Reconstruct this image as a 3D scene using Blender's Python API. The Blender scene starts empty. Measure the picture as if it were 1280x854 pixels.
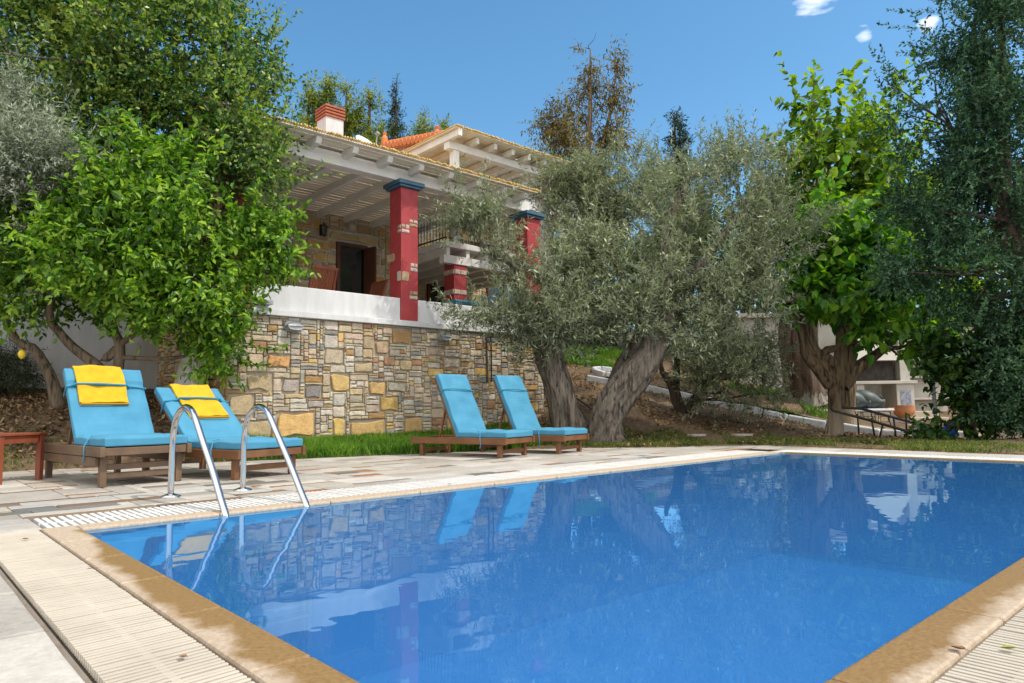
import bpy, math, random
import numpy as np
from mathutils import Matrix, Vector
R = math.radians
C = bpy.context.scene.collection
scn = bpy.context.scene

# ---------------------------------------------------------------- camera, sky, sun, exposure
cam_d = bpy.data.cameras.new('camera'); cam = bpy.data.objects.new('camera', cam_d); C.objects.link(cam)
cam_d.sensor_width = 36; cam_d.lens = 24.43; cam_d.clip_start = .05; cam_d.clip_end = 2000
F_ = Vector((0.67084481, 0.73550538, 0.09486349)); X_ = Vector((0.73964208, -0.67286288, -0.01360673)); U_ = Vector((-0.0538223, -0.07929303, 0.9953973))
m = Matrix.Identity(4)
for i in range(3):
    m[i][0] = X_[i]; m[i][1] = U_[i]; m[i][2] = -F_[i]
m[0][3], m[1][3], m[2][3] = -1.031, -5.365, .75
cam.matrix_world = m
scn.camera = cam
SUN_EL, SUN_AZ = R(56), math.atan2(.45, -.89)          # azimuth measured from +Y towards +X
sun_dir = Vector((math.sin(SUN_AZ)*math.cos(SUN_EL), math.cos(SUN_AZ)*math.cos(SUN_EL), math.sin(SUN_EL)))
sd = bpy.data.lights.new('sun', 'SUN'); sd.energy = 2.0; sd.angle = R(1.0); sd.color = (1, .93, .82)
so = bpy.data.objects.new('sun', sd); C.objects.link(so); so.rotation_euler = sun_dir.to_track_quat('Z', 'Y').to_euler()
so.location = (0, 0, 30)
w = bpy.data.worlds.new('World'); scn.world = w; w.use_nodes = True
nt = w.node_tree; N = nt.nodes; Lk = nt.links
sky = N.new('ShaderNodeTexSky'); sky.sky_type = 'NISHITA'; sky.sun_disc = False
sky.sun_elevation = SUN_EL; sky.sun_rotation = SUN_AZ; sky.air_density = 1.0; sky.dust_density = .8; sky.ozone_density = 2.2
hs = N.new('ShaderNodeHueSaturation'); hs.inputs['Hue'].default_value = .488; hs.inputs['Saturation'].default_value = 1.22; hs.inputs['Value'].default_value = .82; Lk.new(sky.outputs[0], hs.inputs['Color'])
tc = N.new('ShaderNodeTexCoord'); cn = N.new('ShaderNodeTexNoise'); cn.inputs['Scale'].default_value = 22; cn.inputs['Detail'].default_value = 7
mp = N.new('ShaderNodeMapping'); mp.inputs['Scale'].default_value = (1, 1, 3.4); Lk.new(tc.outputs['Generated'], mp.inputs[0]); Lk.new(mp.outputs[0], cn.inputs['Vector'])
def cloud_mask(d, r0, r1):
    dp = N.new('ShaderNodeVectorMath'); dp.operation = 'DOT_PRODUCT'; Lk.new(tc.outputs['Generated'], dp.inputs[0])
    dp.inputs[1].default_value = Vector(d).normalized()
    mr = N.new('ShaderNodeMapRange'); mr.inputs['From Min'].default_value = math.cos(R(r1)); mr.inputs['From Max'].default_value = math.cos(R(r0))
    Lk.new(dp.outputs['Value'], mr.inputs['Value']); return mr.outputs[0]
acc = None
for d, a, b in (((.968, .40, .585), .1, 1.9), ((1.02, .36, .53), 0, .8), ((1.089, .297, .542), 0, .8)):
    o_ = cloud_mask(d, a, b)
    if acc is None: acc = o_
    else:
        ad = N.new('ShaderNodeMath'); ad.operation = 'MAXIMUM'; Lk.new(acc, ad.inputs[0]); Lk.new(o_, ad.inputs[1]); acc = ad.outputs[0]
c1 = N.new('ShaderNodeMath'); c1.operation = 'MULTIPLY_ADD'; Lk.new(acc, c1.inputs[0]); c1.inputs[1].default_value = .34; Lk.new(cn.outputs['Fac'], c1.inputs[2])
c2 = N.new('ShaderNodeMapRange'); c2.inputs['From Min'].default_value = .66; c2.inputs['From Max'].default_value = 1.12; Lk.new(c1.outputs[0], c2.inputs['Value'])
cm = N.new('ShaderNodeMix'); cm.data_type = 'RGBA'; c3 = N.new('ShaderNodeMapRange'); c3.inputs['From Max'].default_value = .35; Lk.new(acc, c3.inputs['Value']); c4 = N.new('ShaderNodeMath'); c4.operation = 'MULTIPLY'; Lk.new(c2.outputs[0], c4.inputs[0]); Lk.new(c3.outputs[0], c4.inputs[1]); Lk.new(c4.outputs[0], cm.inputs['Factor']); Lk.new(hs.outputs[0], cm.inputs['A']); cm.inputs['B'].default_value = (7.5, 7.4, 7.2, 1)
# bright broken cloud added behind the camera, out of view, as fill to lift shade
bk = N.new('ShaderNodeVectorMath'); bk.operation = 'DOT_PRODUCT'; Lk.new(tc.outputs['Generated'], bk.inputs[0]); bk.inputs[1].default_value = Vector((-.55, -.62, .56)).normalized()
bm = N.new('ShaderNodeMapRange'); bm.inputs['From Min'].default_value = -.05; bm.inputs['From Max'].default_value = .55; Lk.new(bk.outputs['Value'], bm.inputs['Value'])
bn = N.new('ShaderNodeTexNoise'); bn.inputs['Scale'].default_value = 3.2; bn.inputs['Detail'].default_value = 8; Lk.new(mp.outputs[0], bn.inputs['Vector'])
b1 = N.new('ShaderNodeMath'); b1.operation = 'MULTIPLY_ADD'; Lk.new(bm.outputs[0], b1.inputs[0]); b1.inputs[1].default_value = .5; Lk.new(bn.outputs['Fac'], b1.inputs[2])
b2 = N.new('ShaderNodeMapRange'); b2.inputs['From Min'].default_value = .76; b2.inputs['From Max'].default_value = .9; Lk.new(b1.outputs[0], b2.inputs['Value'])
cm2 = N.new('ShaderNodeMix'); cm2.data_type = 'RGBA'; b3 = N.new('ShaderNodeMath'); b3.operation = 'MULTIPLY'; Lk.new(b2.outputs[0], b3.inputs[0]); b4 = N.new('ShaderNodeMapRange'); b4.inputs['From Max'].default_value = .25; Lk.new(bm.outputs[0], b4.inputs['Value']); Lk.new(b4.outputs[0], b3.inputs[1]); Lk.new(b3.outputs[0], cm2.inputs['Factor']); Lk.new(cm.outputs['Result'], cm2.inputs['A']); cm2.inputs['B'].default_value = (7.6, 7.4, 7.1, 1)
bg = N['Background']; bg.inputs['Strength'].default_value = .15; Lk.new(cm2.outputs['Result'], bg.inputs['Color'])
scn.view_settings.view_transform = 'Standard'; scn.view_settings.look = 'None'
scn.view_settings.exposure = .76; scn.view_settings.gamma = 1; scn.view_settings.use_curve_mapping = False
scn.render.engine = 'CYCLES'
scn.cycles.max_bounces = 8; scn.cycles.transparent_max_bounces = 12
scn.render.resolution_x = 1024; scn.render.resolution_y = 683

# ---------------------------------------------------------------- tagging and mesh helpers
def tag(o, label=None, cat=None, group=None, kind=None):
    if label: o['label'] = label
    if cat: o['category'] = cat
    if group: o['group'] = group
    if kind: o['kind'] = kind
    return o
def thing(name, label, cat, loc=(0, 0, 0), rz=0, group=None):
    o = bpy.data.objects.new(name, None); C.objects.link(o); o.empty_display_size = .2
    o.location = loc; o.rotation_euler = (0, 0, rz)
    return tag(o, label, cat, group)
def copy_tree(o, parent=None):
    c = o.copy(); C.objects.link(c)
    if parent: c.parent = parent
    for ch in list(o.children): copy_tree(ch, c)
    return c
WORLD = set()
def link(name, me, mat, parent=None, world=False, bevel=0, smooth=False):
    o = bpy.data.objects.new(name, me); C.objects.link(o)
    if mat: me.materials.append(mat)
    if smooth: me.polygons.foreach_set('use_smooth', [True]*len(me.polygons))
    if parent:
        o.parent = parent
        if world:
            # parts written in world coordinates already sit at the origin; only an Empty or local part moves its children
            mw = Matrix.Identity(4) if parent.name in WORLD else Matrix.LocRotScale(parent.location, parent.rotation_euler, parent.scale)
            o.matrix_parent_inverse = mw.inverted(); WORLD.add(o.name)
    if bevel:
        b = o.modifiers.new('bevel', 'BEVEL'); b.width = bevel; b.segments = 2; b.limit_method = 'ANGLE'; b.angle_limit = R(40)
    return o
def np_mesh(name, v, f, smooth=False):
    """v (n,3) array; f (m,k) int array, all faces with k corners"""
    me = bpy.data.meshes.new(name); v = np.asarray(v, np.float32); f = np.asarray(f, np.int32); k = f.shape[1]
    me.vertices.add(len(v)); me.vertices.foreach_set('co', v.ravel())
    me.loops.add(f.size); me.loops.foreach_set('vertex_index', f.ravel())
    me.polygons.add(len(f)); me.polygons.foreach_set('loop_start', np.arange(0, f.size, k, dtype=np.int32))
    try: me.polygons.foreach_set('loop_total', np.full(len(f), k, np.int32))
    except Exception: pass
    if smooth: me.polygons.foreach_set('use_smooth', np.ones(len(f), bool))
    me.update(calc_edges=True); me.validate(); return me
class MB:
    """collects shapes, then links them as ONE mesh object"""
    def __init__(s, M=None): s.v = []; s.f = []; s.M = M; s.col = []; s.c = None
    def add(s, vs, fs):
        b = len(s.v)
        for p in vs:
            p = Vector(p); s.v.append((s.M @ p)[:] if s.M else p[:])
        for q in fs: s.f.append([b+i for i in q]); s.col.append(s.c)
    def box(s, x0, x1, y0, y1, z0, z1):
        s.add([(x0,y0,z0),(x1,y0,z0),(x1,y1,z0),(x0,y1,z0),(x0,y0,z1),(x1,y0,z1),(x1,y1,z1),(x0,y1,z1)],
              [(0,3,2,1),(4,5,6,7),(0,1,5,4),(1,2,6,5),(2,3,7,6),(3,0,4,7)])
    def bar(s, a, b, wd, ht, up=(0,0,1)):
        a, b = Vector(a), Vector(b); d = (b-a).normalized(); u = Vector(up)
        sd = d.cross(u)
        if sd.length < 1e-4: sd = d.cross(Vector((1,0,0)))
        sd.normalize(); u = sd.cross(d).normalized(); sx, ux = sd*wd/2, u*ht/2
        s.add([a-sx-ux,a+sx-ux,a+sx+ux,a-sx+ux,b-sx-ux,b+sx-ux,b+sx+ux,b-sx+ux],
              [(0,1,2,3),(7,6,5,4),(1,0,4,5),(2,1,5,6),(3,2,6,7),(0,3,7,4)])
    def tube(s, pts, r, n=10, caps=True):
        pts = [Vector(p) for p in pts]; k = len(pts)
        rs = r if isinstance(r, (list, tuple)) else [r]*k
        vs = []; prev = None
        for i, p in enumerate(pts):
            t = (pts[min(i+1,k-1)]-pts[max(i-1,0)]).normalized()
            if prev is None:
                a = t.cross(Vector((0,0,1)));
                if a.length < .05: a = t.cross(Vector((1,0,0)))
                a.normalize()
            else: a = (prev - t*prev.dot(t)).normalized()
            prev = a; b = t.cross(a)
            for j in range(n):
                an = 2*math.pi*j/n; vs.append(p+(a*math.cos(an)+b*math.sin(an))*rs[i])
        fs = [(i*n+j, i*n+(j+1)%n, (i+1)*n+(j+1)%n, (i+1)*n+j) for i in range(k-1) for j in range(n)]
        if caps: fs += [tuple(range(n-1,-1,-1)), tuple((k-1)*n+j for j in range(n))]
        s.add(vs, fs)
    def lathe(s, prof, c=(0,0,0), n=20, axis=None):
        M = Matrix.Identity(3)
        if axis: M = Vector((0,0,1)).rotation_difference(Vector(axis)).to_matrix()
        vs = []; k = len(prof); c = Vector(c)
        for r_, z in prof:
            for j in range(n):
                an = 2*math.pi*j/n; vs.append(c + M @ Vector((r_*math.cos(an), r_*math.sin(an), z)))
        s.add(vs, [(i*n+j, i*n+(j+1)%n, (i+1)*n+(j+1)%n, (i+1)*n+j) for i in range(k-1) for j in range(n)])
    def prism(s, poly, z0, z1):
        k = len(poly)
        s.add([(x,y,z0) for x,y in poly]+[(x,y,z1) for x,y in poly],
              [tuple(range(k-1,-1,-1)), tuple(range(k,2*k))]+[(i,(i+1)%k,k+(i+1)%k,k+i) for i in range(k)])
    def build(s, name, mat, parent=None, world=False, bevel=0, smooth=False):
        me = bpy.data.meshes.new(name); me.from_pydata(s.v, [], s.f); me.update()
        if any(c is not None for c in s.col):
            at = me.attributes.new('tint', 'FLOAT_COLOR', 'FACE')
            at.data.foreach_set('color', np.array([(*(c or (1,1,1)), 1) for c in s.col], np.float32).ravel())
        return link(name, me, mat, parent, world, bevel, smooth)

# ---------------------------------------------------------------- materials
def newmat(name):
    mt = bpy.data.materials.new(name); mt.use_nodes = True; n = mt.node_tree.nodes; b = n['Principled BSDF']
    return mt, n, mt.node_tree.links, b
def noise(n, l, scale, detail=5, vec=None, rough=.6):
    t = n.new('ShaderNodeTexNoise'); t.inputs['Scale'].default_value = scale; t.inputs['Detail'].default_value = detail; t.inputs['Roughness'].default_value = rough
    if vec: l.new(vec, t.inputs['Vector'])
    return t.outputs['Fac']
def ramp(n, l, fac, stops):
    r = n.new('ShaderNodeValToRGB'); e = r.color_ramp.elements
    while len(e) < len(stops): e.new(.5)
    for el, (p, c) in zip(e, stops): el.position = p; el.color = (*c, 1) if len(c) == 3 else c
    l.new(fac, r.inputs[0]); return r.outputs[0]
def mixc(n, l, fac, a, b, mode='MIX'):
    x = n.new('ShaderNodeMix'); x.data_type = 'RGBA'; x.blend_type = mode
    for key, v in (('Factor', fac), ('A', a), ('B', b)):
        if isinstance(v, (int, float)): x.inputs[key].default_value = v
        elif isinstance(v, tuple): x.inputs[key].default_value = (*v, 1)
        else: l.new(v, x.inputs[key])
    return x.outputs['Result']
def bump(n, l, b, h, strength=.4, dist=.02):
    u = n.new('ShaderNodeBump'); u.inputs['Strength'].default_value = strength; u.inputs['Distance'].default_value = dist
    l.new(h, u.inputs['Height']); l.new(u.outputs[0], b.inputs['Normal'])
def objvec(n, l, scale=(1,1,1)):
    g = n.new('ShaderNodeTexCoord'); mp = n.new('ShaderNodeMapping'); mp.inputs['Scale'].default_value = scale
    l.new(g.outputs['Object'], mp.inputs[0]); return mp.outputs[0]
def mat(name, c1, c2=None, scale=6, rough=.7, bscale=0, bstr=.3, bdist=.01, metal=0, spec=None, stretch=(1,1,1), lo=.3, hi=.7):
    mt, n, l, b = newmat(name); v = objvec(n, l, stretch)
    if c2: l.new(ramp(n, l, noise(n, l, scale, 6, v), [(lo, c1), (hi, c2)]), b.inputs['Base Color'])
    else: b.inputs['Base Color'].default_value = (*c1, 1)
    b.inputs['Roughness'].default_value = rough; b.inputs['Metallic'].default_value = metal
    if spec is not None: b.inputs['Specular IOR Level'].default_value = spec
    if bscale: bump(n, l, b, noise(n, l, bscale, 6, v), bstr, bdist)
    return mt
def tint_mat(name, bscale=25, bstr=.6, bdist=.012, rough=.85, blot=((.72,.72,.72),(1.2,1.18,1.12)), nscale=9, fine=0):
    """colour comes from the pieces' own tint, blotched"""
    mt, n, l, b = newmat(name); v = objvec(n, l)
    a = n.new('ShaderNodeAttribute'); a.attribute_name = 'tint'
    col = mixc(n, l, 1.0, a.outputs['Color'], ramp(n, l, noise(n, l, nscale, 8, v, .7), [(.3, blot[0]), (.7, blot[1])]), 'MULTIPLY')
    if fine: col = mixc(n, l, 1.0, col, ramp(n, l, noise(n, l, fine, 4, v, .7), [(.3, (.8,.8,.8)), (.7, (1.12,1.12,1.12))]), 'MULTIPLY')
    l.new(col, b.inputs['Base Color'])
    b.inputs['Roughness'].default_value = rough
    bump(n, l, b, noise(n, l, bscale, 8, v, .7), bstr, bdist); return mt
def leaf_mat(name, dark, mid, light, trans=.35, rough=.5, nscale=.9, tcol=None, spec=.4, under=None):
    mt, n, l, b = newmat(name)
    g = n.new('ShaderNodeNewGeometry'); rnd = g.outputs['Random Per Island']
    nz = noise(n, l, nscale, 3, objvec(n, l))
    ad = n.new('ShaderNodeMath'); ad.operation = 'MULTIPLY_ADD'; l.new(nz, ad.inputs[0]); ad.inputs[1].default_value = .9
    sb = n.new('ShaderNodeMath'); sb.operation = 'MULTIPLY_ADD'; l.new(rnd, sb.inputs[0]); sb.inputs[1].default_value = .75; sb.inputs[2].default_value = -.33
    l.new(sb.outputs[0], ad.inputs[2])
    col = ramp(n, l, ad.outputs[0], [(.2, dark), (.5, mid), (.8, light)])
    if under: col = mixc(n, l, g.outputs['Backfacing'], col, under)
    l.new(col, b.inputs['Base Color']); b.inputs['Roughness'].default_value = rough; b.inputs['Specular IOR Level'].default_value = spec
    t = n.new('ShaderNodeBsdfTranslucent'); tcm = mixc(n, l, 1.0, col, tcol or (1.5, 1.6, .7), 'MULTIPLY'); l.new(tcm, t.inputs['Color'])
    mx = n.new('ShaderNodeMixShader'); mx.inputs[0].default_value = trans
    l.new(b.outputs[0], mx.inputs[1]); l.new(t.outputs[0], mx.inputs[2]); l.new(mx.outputs[0], n['Material Output'].inputs['Surface'])
    return mt
def bark_mat(name, dark, light, scale=5, wash=None):
    """wash = (height, colour): whitewashed below that height, worn in streaks"""
    mt, n, l, b = newmat(name); v = objvec(n, l, (1, 1, .2))
    col = ramp(n, l, noise(n, l, scale*2, 8, v, .7), [(.3, dark), (.68, light)])
    fis = n.new('ShaderNodeTexNoise'); fis.inputs['Scale'].default_value = scale*3.5; fis.inputs['Detail'].default_value = 3; l.new(objvec(n, l, (1, 1, .1)), fis.inputs['Vector'])
    fm = ramp(n, l, fis.outputs['Fac'], [(.36, (.25,.25,.25)), (.5, (1,1,1))]); col = mixc(n, l, 1.0, col, fm, 'MULTIPLY')
    if wash:
        g = n.new('ShaderNodeNewGeometry'); sp = n.new('ShaderNodeSeparateXYZ'); l.new(g.outputs['Position'], sp.inputs[0])
        nz = noise(n, l, scale*1.6, 6, v, .7)
        ad = n.new('ShaderNodeMath'); ad.operation = 'MULTIPLY_ADD'; l.new(nz, ad.inputs[0]); ad.inputs[1].default_value = wash[2]; l.new(sp.outputs['Z'], ad.inputs[2])
        mr = n.new('ShaderNodeMapRange'); mr.inputs['From Min'].default_value = wash[0]+wash[2]*.5+.05; mr.inputs['From Max'].default_value = wash[0]+wash[2]*.5-.05
        l.new(ad.outputs[0], mr.inputs['Value']); col = mixc(n, l, mr.outputs[0], col, wash[1])
    l.new(col, b.inputs['Base Color']); b.inputs['Roughness'].default_value = .9
    hm = n.new('ShaderNodeMath'); hm.operation = 'ADD'; l.new(noise(n, l, scale*3.2, 8, v, .75), hm.inputs[0]); l.new(fis.outputs['Fac'], hm.inputs[1])
    bump(n, l, b, hm.outputs[0], 1.0, .05); return mt

# clumps (x, y, z, radius, half height) and limb paths (x, y, z, radius), metres
LOBES = {
 'carob': [(0.36, 8.35, 6.84, 1.2, 1.34), (1.19, 7.2, 6.8, 1.43, 1.43), (2.03, 6.32, 6.6, 1.29, 1.29), (2.75, 5.83, 6.38, 0.91, 1.17), (3.08, 5.64, 5.47, 0.81, 1.04), (3.31, 5.36, 4.91, 0.54, 0.71), (2.02, 7.03, 5.35, 1.47, 1.2), (3.03, 5.43, 4.27, 0.79, 0.63), (1.23, 7.75, 5.36, 1.34, 1.2), (2.56, 6.18, 8.13, 0.8, 0.94), (1.26, 7.31, 8.55, 2.0, 1.2), (0.09, 8.42, 8.17, 1.47, 1.34), (0.96, 8.56, 4.13, 1.1, 0.96), (3.45, 5.61, 6.25, 0.37, 0.51), (2.72, 6.12, 7.46, 0.29, 0.6)],
 'lemon': [(0.67, 7.14, 3.52, 0.92, 0.98), (1.37, 5.86, 3.26, 0.99, 1.05), (2.03, 5.36, 3.5, 0.85, 1.12), (2.53, 5.31, 2.48, 0.74, 0.78), (1.76, 5.87, 2.47, 0.83, 0.5), (0.71, 7.21, 2.64, 0.88, 0.54), (2.99, 5.07, 3.13, 0.51, 0.61), (2.76, 5.59, 1.79, 0.55, 0.55), (3.43, 4.94, 3.15, 0.35, 0.42), (2.01, 5.4, 4.36, 0.4, 0.47), (0.51, 6.94, 4.12, 0.54, 0.54), (1.18, 6.61, 3.99, 0.61, 0.73), (3.33, 4.72, 3.47, 0.24, 0.37), (2.99, 5.2, 2.14, 0.39, 0.27)],
 'olive_far': [(0.27, 6.3, 4.44, 0.62, 0.62), (0.58, 6.02, 4.37, 0.43, 0.41), (0.14, 6.51, 3.65, 0.45, 0.56), (0.06, 6.4, 5.11, 0.45, 0.45), (-0.44, 6.95, 4.34, 0.9, 1.24)],
 'oliveL': [(8.53, 4.09, 3.2, 0.63, 0.66), (8.04, 4.34, 2.56, 0.62, 0.49), (7.37, 4.64, 3.95, 0.46, 0.4), (7.08, 4.85, 4.39, 0.4, 0.49), (8.5, 3.82, 2.34, 0.7, 0.7), (9.17, 3.52, 3.14, 0.69, 0.72), (7.39, 4.67, 2.48, 0.49, 0.15), (9.24, 3.62, 3.97, 0.54, 0.38), (9.35, 3.46, 2.28, 0.5, 0.63), (8.15, 4.2, 1.84, 0.37, 0.46), (6.96, 5.06, 2.55, 0.21, 0.09), (7.48, 4.6, 4.56, 0.31, 0.28)],
 'oliveR': [(10.42, 2.86, 2.54, 0.7, 0.67), (10.96, 1.77, 2.93, 1.0, 0.96), (11.08, 2.33, 4.09, 1.07, 0.91), (11.85, 1.36, 4.02, 0.83, 0.83), (11.19, 2.51, 5.07, 0.96, 0.66), (12.03, 1.83, 5.42, 1.0, 0.67), (11.23, 1.88, 2.29, 0.73, 0.51), (12.72, 0.93, 4.44, 0.52, 0.65), (10.35, 3.2, 3.56, 0.65, 0.72), (11.86, 1.51, 2.78, 0.58, 0.61), (12.02, 2.03, 6.04, 0.44, 0.37), (9.79, 2.15, 2.94, 0.54, 0.54), (10.16, 1.63, 3.43, 0.54, 0.54), (9.52, 2.61, 2.4, 0.48, 0.36), (10.12, 1.97, 2.12, 0.51, 0.39)],
 'oliveB': [(11.24, 6.52, 6.31, 0.6, 0.48), (11.83, 6.03, 5.9, 0.93, 0.77), (12.55, 5.42, 5.56, 0.89, 0.85), (11.63, 6.31, 5.18, 0.69, 0.48), (12.64, 5.21, 6.56, 0.6, 0.48), (11.97, 5.82, 6.57, 0.65, 0.44), (13.16, 4.73, 6.55, 0.4, 0.56), (13.01, 5.04, 5.27, 0.65, 0.81)],
 'oliveS': [(13.31, 2.95, 1.4, 0.82, 0.66), (12.95, 3.75, 1.99, 0.6, 0.34), (13.85, 2.93, 1.97, 0.75, 0.56), (14.26, 2.71, 0.85, 0.34, 0.37), (12.94, 3.22, 0.86, 0.33, 0.25)],
 'euca': [(23.05, 15.4, 17.33, 0.68, 0.84), (23.26, 15.38, 16.01, 0.99, 1.22), (22.81, 15.93, 14.88, 1.14, 1.29), (24.05, 14.54, 16.93, 0.38, 1.06), (24.2, 14.62, 15.23, 0.61, 1.37), (22.1, 16.68, 14.14, 0.99, 0.99), (23.38, 15.56, 13.74, 1.52, 1.29), (22.64, 16.34, 12.99, 1.52, 1.06), (24.11, 14.97, 13.16, 0.91, 1.14), (21.7, 17.1, 13.77, 0.53, 0.68)],
 'mulb': [(14.34, 1.75, 3.46, 0.69, 0.69), (14.75, 0.86, 3.26, 1.1, 0.57), (15.04, 1.28, 4.31, 1.11, 1.01), (14.86, 0.05, 2.42, 0.85, 0.41), (15.5, -0.33, 2.95, 0.86, 0.86), (15.3, -0.55, 1.88, 0.44, 0.3), (15.32, 0.53, 3.85, 0.99, 0.81), (14.46, 0.32, 2.07, 0.34, 0.27), (14.86, -0.16, 1.94, 0.4, 0.3)],
 'mulbB': [(16.62, 2.21, 6.93, 0.83, 1.14), (17.3, 1.57, 7.12, 1.0, 1.14), (17.14, 1.88, 5.89, 1.35, 0.93), (16.35, 2.26, 8.48, 0.46, 0.54), (16.71, 1.98, 8.06, 0.5, 0.71), (17.55, 1.21, 8.15, 0.41, 0.54), (16.08, 2.69, 7.04, 0.37, 0.5), (17.9, 1.17, 5.98, 1.04, 1.04)],
 'conifer': [(13.73, -2.31, 7.67, 0.81, 0.84), (14.17, -2.57, 6.49, 0.88, 0.96), (13.37, -1.93, 7.23, 0.5, 0.53), (13.33, -1.73, 5.92, 0.69, 0.66), (13.96, -2.23, 5.32, 1.08, 0.84), (13.16, -1.45, 4.97, 0.69, 0.72), (12.66, -1.11, 5.93, 0.32, 0.53), (12.48, -1.03, 6.52, 0.19, 0.31), (12.99, -1.19, 4.16, 0.69, 0.6), (13.87, -1.97, 4.0, 1.14, 0.72), (14.48, -2.64, 4.87, 0.88, 1.08), (13.48, -1.5, 3.13, 0.94, 0.6), (14.38, -2.26, 2.67, 0.88, 0.72), (12.82, -0.92, 3.29, 0.5, 0.47), (13.91, -1.78, 2.24, 0.56, 0.29), (13.82, -2.57, 8.98, 0.75, 0.84), (14.33, -2.85, 7.51, 0.75, 0.96), (12.87, -1.37, 6.36, 0.29, 0.47), (13.93, -2.26, 1.62, 0.61, 0.51), (14.18, -2.22, 0.62, 0.49, 0.52)],
 'shrubR': [(13.92, -1.31, 0.63, 0.45, 0.48), (14.75, -1.67, 0.77, 0.7, 0.61), (14.43, -1.47, 1.47, 0.7, 0.49), (14.75, -2.15, 1.29, 0.6, 0.75), (14.14, -0.95, 1.56, 0.34, 0.31), (13.52, -1.01, 0.14, 0.39, 0.19), (14.59, -2.05, 1.66, 0.6, 0.45)],
 'darkshrub': [(0.53, 9.16, 1.47, 0.52, 0.46), (0.18, 9.48, 1.41, 0.68, 0.68), (0.71, 9.02, 1.27, 0.33, 0.27)],
 'fillA': [(18.35, 13.07, 5.36, 1.87, 1.87), (20.14, 11.33, 6.25, 1.87, 1.87), (21.96, 9.63, 6.53, 1.87, 2.18), (19.81, 11.94, 3.79, 1.56, 0.62)],
 'fillB': [(22.72, 7.76, 5.09, 1.8, 2.1), (24.46, 6.1, 5.66, 1.8, 2.4), (26.22, 4.47, 5.92, 2.1, 2.4), (23.02, 7.14, 7.77, 1.8, 1.2)],
 'fillC': [(25.96, 2.04, 5.49, 1.94, 2.49), (27.58, 0.53, 5.74, 1.94, 2.76), (25.23, 2.42, 7.7, 1.11, 1.11), (27.09, 1.26, 3.55, 2.21, 1.38), (29.03, -0.75, 5.43, 1.94, 3.32)],
}
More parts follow.
